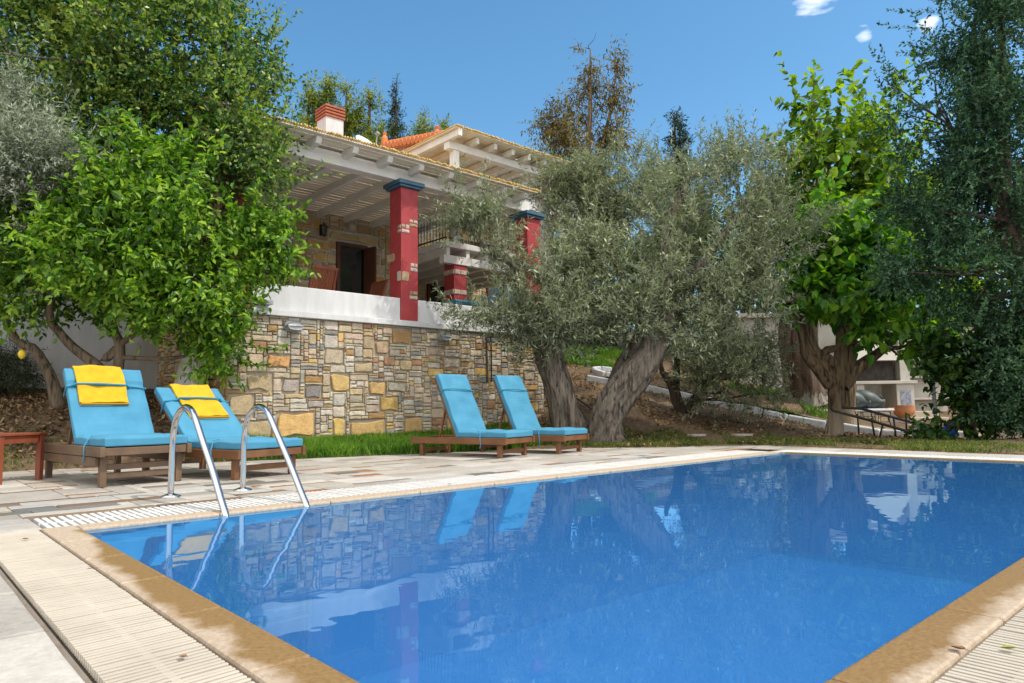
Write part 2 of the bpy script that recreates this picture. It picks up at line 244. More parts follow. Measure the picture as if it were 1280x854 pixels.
LIMBS = {
 'carob': [(2.73, 6.71, 0.69, 0.223), (2.73, 6.64, 1.21, 0.21), (2.78, 6.53, 1.73, 0.184), (2.7, 6.5, 2.52, 0.158), (2.4, 6.64, 3.57, 0.131), (2.09, 6.76, 4.88, 0.105), (1.92, 6.74, 6.19, 0.066)],
 'carob2': [(2.74, 6.62, 2.4, 0.146), (3.02, 6.21, 3.58, 0.106), (3.14, 5.93, 4.89, 0.073), (3.03, 5.88, 6.08, 0.04)],
 'lemon1': [(1.07, 7.53, 0.82, 0.107), (0.99, 7.55, 1.22, 0.088), (0.87, 7.62, 1.53, 0.075), (0.72, 7.73, 1.79, 0.069), (0.53, 7.89, 1.91, 0.057), (0.31, 8.01, 2.48, 0.044)],
 'lemon2': [(1.66, 6.7, 0.95, 0.136), (1.61, 6.72, 1.22, 0.105), (1.41, 6.86, 1.51, 0.08), (1.16, 7.06, 1.76, 0.068), (0.96, 7.2, 2.04, 0.062), (0.86, 7.26, 2.25, 0.055), (0.9, 7.14, 2.93, 0.043), (0.95, 7.0, 3.66, 0.025)],
 'lemon3': [(1.65, 6.69, 1.08, 0.111), (1.68, 6.63, 1.42, 0.08), (1.69, 6.57, 1.79, 0.068), (1.57, 6.62, 2.18, 0.062), (1.81, 6.33, 2.79, 0.049), (2.09, 5.97, 3.64, 0.037), (2.14, 5.83, 4.37, 0.018)],
 'lemon4': [(1.67, 6.6, 1.69, 0.062), (1.5, 6.77, 1.57, 0.049), (2.03, 6.21, 2.17, 0.049), (2.47, 5.76, 2.53, 0.037), (2.9, 5.32, 2.89, 0.025)],
 'oliveL': [(9.32, 4.17, 0.17, 0.352), (9.18, 4.24, 0.57, 0.288), (9.03, 4.3, 1.21, 0.256), (8.88, 4.37, 1.69, 0.248), (8.84, 4.36, 2.09, 0.24), (8.97, 4.17, 2.64, 0.16), (9.12, 3.95, 3.28, 0.104), (9.25, 3.73, 4.07, 0.064)],
 'oliveL2': [(8.8, 4.29, 1.84, 0.191), (8.51, 4.5, 2.32, 0.127), (8.3, 4.61, 2.96, 0.095), (8.14, 4.66, 3.59, 0.072), (7.84, 4.92, 3.79, 0.048), (7.62, 5.07, 4.08, 0.04)],
 'oliveL3': [(8.91, 4.11, 2.47, 0.111), (8.57, 4.31, 3.35, 0.072), (8.14, 4.66, 3.67, 0.056), (7.77, 4.96, 3.92, 0.04), (7.35, 5.32, 4.08, 0.024)],
 'oliveR': [(9.6, 3.54, -0.09, 0.423), (9.55, 3.55, 0.18, 0.313), (9.56, 3.49, 0.57, 0.282), (9.68, 3.33, 0.95, 0.274), (9.92, 3.05, 1.41, 0.274), (10.16, 2.77, 1.88, 0.259), (10.23, 2.65, 2.34, 0.251), (10.08, 2.74, 2.74, 0.157), (10.34, 2.44, 3.2, 0.125)],
 'oliveR2': [(9.92, 3.53, 0.88, 0.24), (10.01, 3.38, 1.35, 0.24), (10.16, 3.19, 1.83, 0.224), (10.27, 3.03, 2.3, 0.176), (10.02, 3.17, 2.94, 0.096), (9.82, 3.3, 3.35, 0.072), (9.74, 3.32, 3.74, 0.048)],
 'oliveR3': [(10.32, 2.83, 2.45, 0.175), (10.45, 2.6, 3.31, 0.143), (10.39, 2.57, 3.87, 0.119), (10.44, 2.45, 4.5, 0.079), (10.64, 2.19, 5.13, 0.048)],
 'oliveR4': [(10.35, 2.82, 2.29, 0.159), (10.7, 2.42, 2.91, 0.119), (10.91, 2.16, 3.46, 0.103), (11.17, 1.85, 4.01, 0.072), (11.49, 1.48, 4.64, 0.048)],
 'oliveB': [(11.42, 6.79, 2.94, 0.222), (11.26, 6.76, 4.34, 0.202), (11.12, 6.73, 5.55, 0.171), (11.06, 6.71, 6.05, 0.151), (11.24, 6.51, 6.45, 0.101), (11.67, 6.08, 6.74, 0.06)],
 'oliveB2': [(11.25, 6.74, 4.54, 0.141), (11.75, 6.2, 5.14, 0.101), (12.33, 5.63, 5.53, 0.071), (12.74, 5.17, 6.12, 0.04)],
 'oliveS1': [(13.19, 4.25, 0.6, 0.143), (13.08, 4.32, 0.88, 0.105), (12.96, 4.38, 1.27, 0.086), (12.8, 4.49, 1.55, 0.067), (12.76, 4.49, 1.84, 0.038)],
 'oliveS2': [(13.28, 4.18, 0.59, 0.124), (13.4, 4.02, 0.88, 0.096), (13.55, 3.84, 1.25, 0.096), (13.74, 3.62, 1.63, 0.076), (13.86, 3.46, 2.01, 0.048), (14.13, 3.17, 2.38, 0.029)],
 'oliveS3': [(13.19, 4.25, 0.65, 0.115), (13.08, 4.29, 1.07, 0.086), (13.05, 4.25, 1.64, 0.076), (13.08, 4.15, 2.21, 0.048)],
 'euca': [(23.48, 16.71, 4.1, 0.266), (23.32, 16.28, 8.64, 0.209), (23.3, 15.91, 11.66, 0.152), (23.27, 15.59, 14.3, 0.114), (23.17, 15.39, 16.57, 0.057), (23.11, 15.3, 17.63, 0.029)],
 'euca2': [(23.29, 16.1, 10.15, 0.133), (23.71, 15.38, 12.79, 0.095), (24.01, 14.82, 15.05, 0.067), (24.1, 14.47, 17.12, 0.038)],
 'euca3': [(23.25, 16.04, 10.91, 0.114), (22.64, 16.34, 12.99, 0.076), (22.1, 16.63, 14.52, 0.048)],
 'mulb': [(14.95, 1.39, -0.18, 0.216), (14.92, 1.38, 0.11, 0.171), (14.88, 1.32, 0.83, 0.162), (14.89, 1.27, 1.18, 0.189), (14.91, 1.2, 1.5, 0.18)],
 'mulb_b': [[(14.8, 1.35, 1.18, 0.18), (14.54, 1.54, 1.55, 0.144), (14.34, 1.68, 1.87, 0.126), (14.28, 1.7, 2.18, 0.099), (14.17, 1.75, 2.54, 0.072), (14.03, 1.8, 3.16, 0.045)], [(14.82, 1.32, 1.22, 0.126), (14.64, 1.44, 1.63, 0.09), (14.46, 1.55, 2.05, 0.072), (14.33, 1.62, 2.41, 0.063), (14.18, 1.71, 2.8, 0.036)], [(14.9, 1.24, 1.36, 0.18), (14.92, 1.15, 1.9, 0.135), (14.89, 1.13, 2.25, 0.108), (14.82, 1.13, 2.7, 0.081), (14.81, 1.05, 3.51, 0.045)], [(14.93, 1.22, 1.27, 0.18), (15.06, 1.04, 1.72, 0.126), (15.09, 0.95, 2.25, 0.099), (15.04, 0.92, 2.79, 0.072), (15.06, 0.79, 3.68, 0.036)], [(14.96, 1.21, 1.15, 0.198), (15.18, 0.96, 1.5, 0.153), (15.37, 0.76, 1.71, 0.126), (15.62, 0.5, 1.97, 0.09), (15.93, 0.16, 2.41, 0.054)], [(14.91, 1.2, 1.54, 0.126), (14.63, 1.42, 1.9, 0.09), (15.02, 1.04, 2.07, 0.072), (15.38, 0.63, 2.69, 0.045)]],
 'palm': [(19.25, 4.02, 0.72, 0.614), (19.18, 4.04, 0.98, 0.52), (19.09, 4.04, 1.69, 0.496), (19.02, 4.02, 2.27, 0.496), (18.97, 3.95, 3.21, 0.472), (18.96, 3.84, 4.15, 0.425), (18.93, 3.68, 5.56, 0.307), (18.87, 3.55, 6.97, 0.165)],
 'conifer': [(14.87, -2.31, -0.49, 0.251), (14.76, -2.4, 1.06, 0.221), (14.55, -2.4, 2.52, 0.192), (14.14, -2.25, 4.29, 0.147), (14.03, -2.36, 5.9, 0.103), (13.92, -2.47, 7.52, 0.059), (13.8, -2.59, 9.28, 0.029)],
 'conifer2': [(14.21, -2.25, 3.7, 0.088), (13.95, -2.12, 4.59, 0.066), (13.75, -2.02, 5.18, 0.044), (13.34, -1.72, 5.77, 0.029)],
 'mulbB': [(17.56, 2.14, 0.83, 0.187), (17.5, 1.98, 2.48, 0.156), (17.33, 1.87, 4.55, 0.114), (17.04, 1.92, 6.2, 0.073), (16.67, 2.1, 7.44, 0.052), (16.39, 2.24, 8.38, 0.031)],
 'mulbB2': [(17.33, 1.87, 4.55, 0.083), (17.44, 1.59, 5.99, 0.062), (17.52, 1.35, 7.22, 0.041), (17.54, 1.2, 8.25, 0.021)],
}

# ---------------------------------------------------------------- terrain heights
HP = [(-9,7.4,.02),(-4,6.8,.02),(.2,6.1,.02),(1.3,5.8,.02),(2.3,5.5,.02),(3.2,5.2,.02),(4.2,4.9,.02),(5.1,4.65,.02),(5.95,4.35,.02),(7.3,4.1,.02),(8.6,3.2,.02),(9,2.75,.02),(10.2,1.75,.02),
 (11,1.25,.02),(10.95,.3,.02),(10.75,-2.9,.02),(10.7,-6,.02),(10.7,-9.5,.02),(4,-9.5,.02),(-2,-9.5,.02),(-9,-9.5,.02),(-9,0,.02),(3,0,.02),(6,-3,.02),(0,3,.02),(5,2,.02),
 (1.07,7.53,.86),(-1.5,8.2,.9),(1.9,6.9,.8),(2.73,6.7,.66),(2.95,6.1,.36),(-4,9.2,.95),(.5,9.3,1.05),(2.5,9.3,1.15),(4,6,.17),(6,6,.17),(8,6,.22),(9.9,5.9,.38),(6,10,.9),(6,13,2.5),(-4,11,1.6),
 (9.3,4.2,.12),(9.57,3.5,.02),(10.9,5.6,.93),(10.75,4.98,.66),(13.3,4.3,.6),(12.4,3.2,.24),(14.37,6.36,1.22),(15.57,4.65,.72),(16.67,3.02,.26),(17,1.4,-.05),(16.2,8.67,1.88),(16.5,9.7,2.25),(19.4,12.4,3.1),
 (21,5.6,1.1),(19.2,4,.8),(14.9,1.35,.02),(13,1.5,.03),(21.8,2.45,.33),(22.6,3.6,.34),(19.9,2.7,.3),(20.5,1.9,.1),(18.3,2.2,.25),(16,.9,-.04),(14.5,-1.8,.03),(12,-3,.03),(12.2,0,.03),(13,-6,.03),(24,10,3),(25,20,5),(35,5,2),
 (35,-10,.5),(20,-10,0),(0,16,3),(10,18,4.5),(-10,12,1.5),(-15,5,.5),(0,-20,0),(40,40,8),(-20,30,5),(150,0,5),(120,120,14),(0,150,14),(-120,100,10),(-150,0,3),(-100,-100,0),(0,-150,0),(120,-100,0)]
_hp = np.array(HP, float); _n = len(_hp)
_A = np.linalg.norm(_hp[:,None,:2]-_hp[None,:,:2], axis=2); _B = np.zeros((_n+1,_n+1)); _B[:_n,:_n] = _A; _B[:_n,_n] = 1; _B[_n,:_n] = 1
_w = np.linalg.solve(_B, np.append(_hp[:,2], 0))
def hz(x, y):
    x = np.atleast_1d(np.asarray(x, float)); y = np.atleast_1d(np.asarray(y, float)); out = np.empty(len(x))
    for s in range(0, len(x), 20000):
        q = np.stack([x[s:s+20000], y[s:s+20000]], 1)
        out[s:s+20000] = np.linalg.norm(q[:,None]-_hp[None,:,:2], axis=2) @ _w[:_n] + _w[_n]
    return out
def h1(x, y): return float(hz(x, y)[0])

# ---------------------------------------------------------------- trees
def catmull(P, step):
    P = np.asarray(P, float); out = []
    Q = np.vstack([2*P[0]-P[1], P, 2*P[-1]-P[-2]])
    for i in range(1, len(Q)-2):
        k = max(2, int(np.linalg.norm(Q[i+1,:3]-Q[i,:3])/step))
        for t in np.linspace(0, 1, k, endpoint=False):
            a, b, c, d = Q[i-1], Q[i], Q[i+1], Q[i+2]
            out.append(.5*((2*b)+(c-a)*t+(2*a-5*b+4*c-d)*t*t+(3*b-a-3*c+d)*t**3))
    out.append(Q[-2]); return np.array(out)
def limbs_np(paths, rng, gnarl=.08, seg=14, step=.12):
    V = []; Fq = []; base = 0
    for P in paths:
        c = catmull(P, step); k = len(c); pos = c[:,:3]; rad = np.maximum(c[:,3], .004)
        t = np.gradient(pos, axis=0); t /= np.linalg.norm(t, axis=1, keepdims=True)+1e-9
        a = np.cross(t, [0.31,.2,.93]); bad = np.linalg.norm(a, axis=1) < .1; a[bad] = np.cross(t[bad], [1,0,0]); a /= np.linalg.norm(a, axis=1, keepdims=True)
        b = np.cross(t, a); n = seg if rad.max() > .06 else 7
        if rad.max() > .2: n = seg*3
        th = np.linspace(0, 2*np.pi, n, endpoint=False); L = np.cumsum(np.r_[0, np.linalg.norm(np.diff(pos, axis=0), axis=1)])[:,None]
        ph = rng.uniform(0, 6, 6)
        g = .45*np.sin(3*th+1.1*L+ph[0])+.4*np.sin(5*th-1.7*L+ph[1])+.45*np.abs(np.sin(5.5*th+.8*np.sin(2*L)+.9*L+ph[2]))+.3*np.sin(11*th+2.4*L+ph[3])+.35*np.sin(3.4*L+2*th+ph[4])+.2*np.sin(19*th+5*L+ph[5])
        rr = rad[:,None]*(1+gnarl*g)
        v = pos[:,None]+rr[...,None]*(a[:,None]*np.cos(th)[None,:,None]+b[:,None]*np.sin(th)[None,:,None])
        V.append(v.reshape(-1,3)); i = np.arange(k-1)[:,None]*n; j = np.arange(n)[None]
        Fq.append(np.stack([i+j, i+(j+1)%n, i+n+(j+1)%n, i+n+j], -1).reshape(-1,4)+base); base += k*n
    return np.vstack(V), np.vstack(Fq)
def auto_limbs(paths, lobes, rng, r0=.05, per=2):
    """thin branches from the nearest limb out into each clump"""
    pts = np.vstack([catmull(P, .25) for P in paths]); out = []
    for (x,y,z,a,b) in lobes:
        c = np.array([x,y,z])
        for k in range(per):
            e = c+rng.normal(0, .4, 3)*[a,a,b]
            d = np.linalg.norm(pts[:,:3]-e, axis=1)+np.maximum(0, pts[:,2]-e[2])*1.2; s = pts[np.argmin(d)]
            m1 = s[:3]*.6+e*.4+rng.normal(0,.12,3)*a; m2 = s[:3]*.25+e*.75+rng.normal(0,.15,3)*a
            r = min(r0, s[3]*.7)
            out.append([(*s[:3],r),(*m1,r*.75),(*m2,r*.5),(*(e+(e-c)*.5),r*.2)])
    return out
def leaf_cloud(lobes, n, L, Wd, rng, per=9, tl=.3, up=.3, droop=0., gap=.3, gfreq=1.3, shape='lance', shell=.42, out=.7, spread=.8, face=.6, var=.3, shoots=0, slen=.8):
    lb = np.array(lobes, float); T = n//per
    wt = (lb[:,3]**2*lb[:,4])**.72; k = rng.choice(len(lb), int(T*1.9), p=wt/wt.sum())
    d = rng.normal(size=(len(k),3)); d /= np.linalg.norm(d, axis=1, keepdims=True)
    r = rng.uniform(size=len(k))**shell
    # uneven outline: radius wobbles with direction
    wob = 1+.16*np.sin(5*d[:,0]+3*d[:,2]+k)+.14*np.sin(7*d[:,1]-4*d[:,2]+2*k)
    p = lb[k,:3]+d*(r*wob)[:,None]*lb[k][:,[3,3,4]]
    K = rng.normal(0, 1, (7,3)); K *= (gfreq*rng.uniform(2.2,6,7)/np.linalg.norm(K, axis=1))[:,None]; ph = rng.uniform(0,6.28,7)
    g = np.sin(p@K.T+ph).sum(1)+rng.normal(0,.35,len(p)); keep = g > np.quantile(g, gap)
    p, d = p[keep][:T], d[keep][:T]; T = len(p)
    t = d*out+np.array([0,0,up])+rng.normal(size=(T,3))*.5; t /= np.linalg.norm(t, axis=1, keepdims=True)
    if shoots:                                             # long shoots breaking the outline
        ks = rng.choice(len(lb), shoots, p=wt/wt.sum()); dd = rng.normal(size=(shoots,3)); dd[:,2] = dd[:,2]*.7+.35; dd /= np.linalg.norm(dd, axis=1, keepdims=True)
        p0 = lb[ks,:3]+dd*lb[ks][:,[3,3,4]]*.9; t0 = dd*.7+rng.normal(size=(shoots,3))*.35+np.array([0,0,up]); t0 /= np.linalg.norm(t0, axis=1, keepdims=True); ln = slen*rng.uniform(.35,1.1,(shoots,1))
        for q_ in (0,.3,.6,.9): p = np.vstack([p, p0+t0*ln*q_+np.array([0,0,.12*slen*q_*q_])]); t = np.vstack([t, t0+np.array([0,0,.25*q_])])
        T = len(p); t /= np.linalg.norm(t, axis=1, keepdims=True)
    s = np.tile(np.linspace(0,1,per),(T,1))+rng.uniform(-.06,.06,(T,per))
    P = p[:,None]+t[:,None]*(tl*(s-.3))[...,None]
    q = rng.normal(size=(T,per,3)); ld = t[:,None]*.55+q/np.linalg.norm(q,axis=2,keepdims=True)*spread+np.array([0,0,droop])
    ld /= np.linalg.norm(ld, axis=2, keepdims=True)
    zz = np.array([0,0,1.])+rng.normal(size=(T,per,3))*face
    sd = np.cross(ld, zz); sd /= np.linalg.norm(sd, axis=2, keepdims=True)+1e-9; nn = np.cross(sd, ld)
    P = P.reshape(-1,3); ld = ld.reshape(-1,3); sd = sd.reshape(-1,3); nn = nn.reshape(-1,3); M = len(P)
    sz = rng.uniform(1-var,1+var,(M,1)); l = L*sz; wv = Wd*sz*rng.uniform(.8,1.2,(M,1))
    if shape == 'lance':
        V = np.stack([P, P+ld*l*.5+sd*wv*.5+nn*wv*.1, P+ld*l-nn*l*.06, P+ld*l*.5-sd*wv*.5+nn*wv*.1], 1)
        Fq = np.arange(M)[:,None]*4+np.array([0,1,2,3]); return V.reshape(-1,3), Fq
    if shape == 'fold':
        V = np.stack([P, P+ld*l*.3+sd*wv*.42+nn*wv*.2, P+ld*l*.68+sd*wv*.4+nn*wv*.16-nn*l*.04, P+ld*l-nn*l*.16, P+ld*l*.68-sd*wv*.4+nn*wv*.16-nn*l*.04, P+ld*l*.3-sd*wv*.42+nn*wv*.2], 1)
    else:  # heart
        V = np.stack([P, P+ld*l*.12+sd*wv*.5+nn*wv*.12, P+ld*l*.55+sd*wv*.42+nn*wv*.1-nn*l*.05, P+ld*l-nn*l*.22, P+ld*l*.55-sd*wv*.42+nn*wv*.1-nn*l*.05, P+ld*l*.12-sd*wv*.5+nn*wv*.12], 1)
    b = np.arange(M)[:,None]*6
    Fq = np.concatenate([b+np.array([0,1,2,3]), b+np.array([0,3,4,5])], 1).reshape(-1,4)
    return V.reshape(-1,3), Fq
def tree(name, label, cat, base, paths, lobes, leaf, bark, lmat, seed=1, gnarl=.06, r0=.04, per=2, group=None, crown='crown', parts=None):
    rng = np.random.default_rng(seed); t = thing(name, label, cat, base, 0, group); v0 = np.array(base, float)
    if paths:
        v, f = limbs_np(paths+auto_limbs(paths, lobes, rng, r0, per), rng, gnarl)
        link('trunk', np_mesh('trunk', v-v0, f, True), bark, t)
    n, L, Wd, kw = leaf
    v, f = leaf_cloud(lobes, n, L, Wd, rng, **kw)
    link(crown, np_mesh(crown, v-v0, f), lmat, t)
    return t

# ---------------------------------------------------------------- stone and slab layouts
def pack(u0, u1, v0, v1, cu, cv, size, rng, pre=(), holes=()):
    nu, nv = int(round((u1-u0)/cu)), int(round((v1-v0)/cv)); occ = np.zeros((nv, nu), bool); out = []
    def clampi(a, n): return max(0, min(n, int(round(a))))
    for h in holes: occ[clampi((h[2]-v0)/cv,nv):clampi((h[3]-v0)/cv,nv), clampi((h[0]-u0)/cu,nu):clampi((h[1]-u0)/cu,nu)] = True
    for p in pre:
        a, b, c, d = [clampi((p[1]-u0)/cu,nu), clampi((p[2]-u0)/cu,nu), clampi((p[3]-v0)/cv,nv), clampi((p[4]-v0)/cv,nv)]
        if b > a and d > c and not occ[c:d,a:b].any():
            occ[c:d,a:b] = True; out.append((u0+a*cu, u0+b*cu, v0+c*cv, v0+d*cv, p[0]))
    for j in range(nv):
        for i in range(nu):
            if occ[j,i]: continue
            w, h, t = size(rng); wi, hi = max(1, int(round(w/cu))), max(1, int(round(h/cv)))
            k = 0
            while k < wi and i+k < nu and not occ[j,i+k]: k += 1
            q = 1
            while q < hi and j+q < nv and not occ[j+q,i:i+k].any(): q += 1
            occ[j:j+q,i:i+k] = True; out.append((u0+i*cu, u0+(i+k)*cu, v0+j*cv, v0+(j+q)*cv, t))
    return out
def stone(mb, a, b, c, d, col, rng, depth, gap=.006, cut=.25, jit=.1, bulge=.006):
    """one laid stone in (u, v, out) space: uneven outline, chamfered edge, lumpy face"""
    a += gap; b -= gap; c += gap; d -= gap; w, h = b-a, d-c; s = min(w, h)
    if w <= .004 or h <= .004: return
    def e(): return rng.uniform(0, jit*.35)*s
    def ct(): return rng.uniform(min(.04, cut*.4), cut)*s
    P = []; big = jit > .3; q0 = jit*.5*s
    def cj(): return rng.uniform(0, q0)*(1 if rng.uniform() < .6 else .2) if big else 0
    for (x, y, dx, dy) in ((a,c,1,1),(b,c,-1,1),(b,d,-1,-1),(a,d,1,-1)):
        k1, k2 = ct(), ct(); x += dx*cj(); y += dy*cj()
        p1, p2 = (x+dx*e()*.4, y+dy*k1), (x+dx*k2, y+dy*e()*.4)
        P += [p1, p2] if dx*dy > 0 else [p2, p1]
    # mid points on long sides
    Q = []
    for i in range(8):
        Q.append(P[i]); n_ = P[(i+1)%8]; L_ = math.hypot(n_[0]-P[i][0], n_[1]-P[i][1])
        if L_ > s*.9:
            mx_, my_ = (P[i][0]+n_[0])/2, (P[i][1]+n_[1])/2; cx, cy = (a+b)/2, (c+d)/2; k = e()*1.2
            q = math.hypot(cx-mx_, cy-my_)+1e-6; Q.append((mx_+(cx-mx_)/q*k, my_+(cy-my_)/q*k))
    n = len(Q); cx, cy = sum(p[0] for p in Q)/n, sum(p[1] for p in Q)/n; ins = min(.012, s*.14)
    def inset(p, k):
        dx, dy = cx-p[0], cy-p[1]; q = math.hypot(dx, dy)+1e-6; return (p[0]+dx/q*k, p[1]+dy/q*k)
    vs = [(x,y,0) for x,y in Q]+[(x,y,depth*.72) for x,y in (inset(p,ins*.25) for p in Q)]
    vs += [(*inset(p,ins*1.3), depth+rng.uniform(-bulge,bulge)*.6) for p in Q]+[(cx+rng.uniform(-.15,.15)*w, cy+rng.uniform(-.15,.15)*h, depth+rng.uniform(-.2,1)*bulge)]
    fs = [(r*n+i, r*n+(i+1)%n, (r+1)*n+(i+1)%n, (r+1)*n+i) for r in range(2) for i in range(n)]+[(2*n+i, 2*n+(i+1)%n, 3*n) for i in range(n)]
    mb.c = col; mb.add(vs, fs)
FRONT = lambda y: Matrix(((1,0,0,0),(0,0,-1,y),(0,1,0,0),(0,0,0,1)))       # (u,v,d) -> (u, y-d, v)
SIDEL = lambda x: Matrix(((0,0,-1,x),(-1,0,0,0),(0,1,0,0),(0,0,0,1)))      # faces -X; u runs towards -Y
SIDER = lambda x: Matrix(((0,0,1,x),(1,0,0,0),(0,1,0,0),(0,0,0,1)))        # faces +X
FLAT = Matrix.Identity(4)
PAL = dict(y=[(.52,.36,.13),(.5,.35,.15),(.46,.32,.14)], o=[(.5,.28,.12)], t=[(.36,.28,.18),(.4,.32,.2)], b=[(.3,.19,.09)], g=[(.37,.335,.28),(.41,.37,.31),(.31,.29,.26)], p=[(.42,.32,.26)],
           w=[(.46,.43,.38)], r=[(.33,.2,.12)], d=[(.22,.22,.22)], k=[(.42,.36,.28),(.45,.37,.27),(.36,.31,.25)])
def pick(t, rng, v=.12):
    c = PAL[t][rng.integers(len(PAL[t]))]; k = rng.uniform(1-v, 1+v); return tuple(min(1, x*k*rng.uniform(.96,1.04)) for x in c)
def rubble(rng):
    u = rng.uniform(); t = rng.choice(list('gkkwtydbrg'), p=[.22,.2,.16,.14,.14,.02,.04,.03,.03,.02])
    if u < .48: return rng.uniform(.12,.42), rng.uniform(.04,.075), t
    if u < .9: return rng.uniform(.16,.4), rng.uniform(.08,.14), t
    if u < .95: return rng.uniform(.22,.4), rng.uniform(.17,.25), t
    return rng.uniform(.05,.11), rng.uniform(.04,.1), rng.choice(list('rgk'))
def tanwall(rng):
    t = rng.choice(list('tkygwo'), p=[.36,.3,.1,.12,.1,.02]); u = rng.uniform()
    if u < .3: return rng.uniform(.2,.6), rng.uniform(.07,.1), t
    return rng.uniform(.25,.65), rng.uniform(.14,.3), t
def stonework(name, rects, M, mtl, rng, parent, dep=(.024,.046), **kw):
    mb = MB(M)
    for a, b, c, d, t in rects:
        big = (b-a)*(d-c) > .07
        stone(mb, a, b, c, d, pick(t, rng), rng, rng.uniform(*dep), cut=.22 if big else .22, jit=.32 if big else .16, gap=.003, **kw)
    return mb.build(name, mtl, parent, True)

M_stone = tint_mat('rubble stone', 26, .75, .03, .9, ((.85,.84,.82),(1.5,1.46,1.38)), 8, 60)
M_stone2 = tint_mat('house stone', 22, .6, .02, .9, ((.95,.88,.74),(1.6,1.5,1.25)), 6, 50)
M_mortar = mat('mortar', (.3,.255,.19), (.42,.355,.27), 9, .95, 30, .5)
M_slab = tint_mat('deck slabs', 16, .25, .004, .62, ((.8,.79,.77),(1.1,1.1,1.1)), 3.5, 30)
M_grout = mat('grout', (.16,.13,.1), (.24,.2,.16), 8, .95, 40, .4)
M_white = mat('white wall paint', (.5,.505,.52), (.66,.665,.68), 5, .75, 35, .15, .004, stretch=(1,1,.18))
M_whitewood = mat('white painted timber', (.66,.65,.63), (.8,.79,.77), 3, .55, 12, .25, .004, stretch=(1,1,1))
M_boards = mat('pale roof boards', (.68,.61,.5), (.82,.76,.66), 2.2, .7, 16, .3, .004)
M_reed = mat('yellow reed', (.5,.34,.1), (.68,.5,.2), 9, .7, 30, .3)
M_red = mat('red wall paint', (.3,.028,.035), (.39,.05,.055), 5, .6, 40, .2, .003)
M_blue = mat('slate blue paint', (.035,.1,.17), (.06,.14,.22), 8, .5, 30, .15)
M_brick = tint_mat('brick patch', 40, .5, .01)
M_tile = mat('orange roof tile', (.5,.13,.03), (.62,.22,.07), 7, .7, 25, .3)
M_brown = mat('brown door wood', (.07,.024,.014), (.13,.045,.025), 4, .45, 18, .25, stretch=(4,4,.6))
M_glass = mat('dark window glass', (.012,.016,.018), None, rough=.06, spec=.8)
M_iron = mat('black iron', (.012,.012,.013), (.025,.024,.023), 20, .5)
M_grey = mat('grey cast metal', (.3,.31,.32), (.38,.39,.4), 12, .45, metal=.3)
M_chrome = mat('polished steel', (.56,.57,.58), None, rough=.09, metal=1)
M_teak = mat('weathered teak', (.075,.045,.026), (.17,.105,.06), 5, .6, 18, .35, .004, stretch=(1,.35,1))
M_teak2 = mat('oiled teak', (.11,.045,.016), (.2,.085,.032), 5, .5, 18, .3, .004, stretch=(1,.35,1))
M_redwood = mat('red brown hardwood', (.17,.04,.02), (.27,.075,.035), 4, .5, 16, .25, .004, stretch=(1,1,.5))
M_tealw = M_teak
M_fabric = mat('turquoise cotton canvas', (.042,.205,.34), (.06,.255,.4), 4, .85, 300, .2, .002)
M_cord = mat('dark turquoise tape', (.02,.2,.32), None, rough=.8)
M_towel = mat('yellow terry towel', (.62,.33,.008), (.74,.42,.018), 10, .95, 220, .9, .008)

# ---------------------------------------------------------------- terrain
LOOP = [(-9,7.4),(-4,6.8),(.2,6.1),(2.3,5.5),(4.2,4.9),(5.95,4.35),(7.3,4.1),(8.6,3.2),(9,2.75),(9.35,2.25),(10.2,1.75),(11,1.25),(10.95,.3),(10.75,-2.9),(10.7,-9.5),(-9,-9.5)]
ctr = np.array((2.,-1.)); th = np.linspace(0, 2*np.pi, 1080, endpoint=False); rb = np.full(len(th), 1e9)
for i in range(len(LOOP)):
    a = np.array(LOOP[i])-ctr; b = np.array(LOOP[(i+1)%len(LOOP)])-ctr; e = b-a
    den = np.cos(th)*e[1]-np.sin(th)*e[0]; t = (a[0]*e[1]-a[1]*e[0])/den; s = (a[0]*np.sin(th)-a[1]*np.cos(th))/den
    ok = (t > 0) & (s >= -1e-6) & (s <= 1+1e-6); rb = np.where(ok & (t < rb), t, rb)
def in_deck(x, y, m=0.):
    an = np.arctan2(y-ctr[1], x-ctr[0]) % (2*np.pi); return np.hypot(x-ctr[0], y-ctr[1]) < np.interp(an, np.r_[th, 2*np.pi], np.r_[rb, rb[0]])+m
ds = np.r_[0, .04, np.arange(.12, 3, .12), np.arange(3, 14, .3), np.geomspace(14, 600, 26)]
rr = rb[None]+ds[:,None]; X = ctr[0]+rr*np.cos(th); Y = ctr[1]+rr*np.sin(th)
rg = np.random.default_rng(5); Z = hz(X.ravel(), Y.ravel()).reshape(X.shape)
amp = np.clip(ds-.3, 0, 1)[:,None]*.028; Z = Z+amp*(np.sin(3.1*X+1.3*Y)+np.sin(2.3*Y-4.2*X+1)+np.sin(7*X+3)*np.sin(6.2*Y))*.7+amp*.5*rg.normal(size=Z.shape)
Z[0] = -.1; Z[1] = np.maximum(Z[1], .018)
k = len(th); i = np.arange(len(ds)-1)[:,None]*k; j = np.arange(k)[None]
f = np.stack([i+j, i+k+j, i+k+(j+1)%k, i+(j+1)%k], -1).reshape(-1,4)
me = np_mesh('ground', np.stack([X,Y,Z],-1).reshape(-1,3), f[:, ::-1], True)
mt, n, l, b = newmat('soil with mulch'); v = objvec(n, l)
vo = n.new('ShaderNodeTexVoronoi'); vo.inputs['Scale'].default_value = 26; l.new(v, vo.inputs['Vector'])
chips = ramp(n, l, vo.outputs['Color'], [(.2,(.06,.035,.02)),(.5,(.15,.09,.05)),(.85,(.3,.2,.11))])
c = mixc(n, l, noise(n, l, 14, 8, v, .75), chips, (.1,.065,.038))
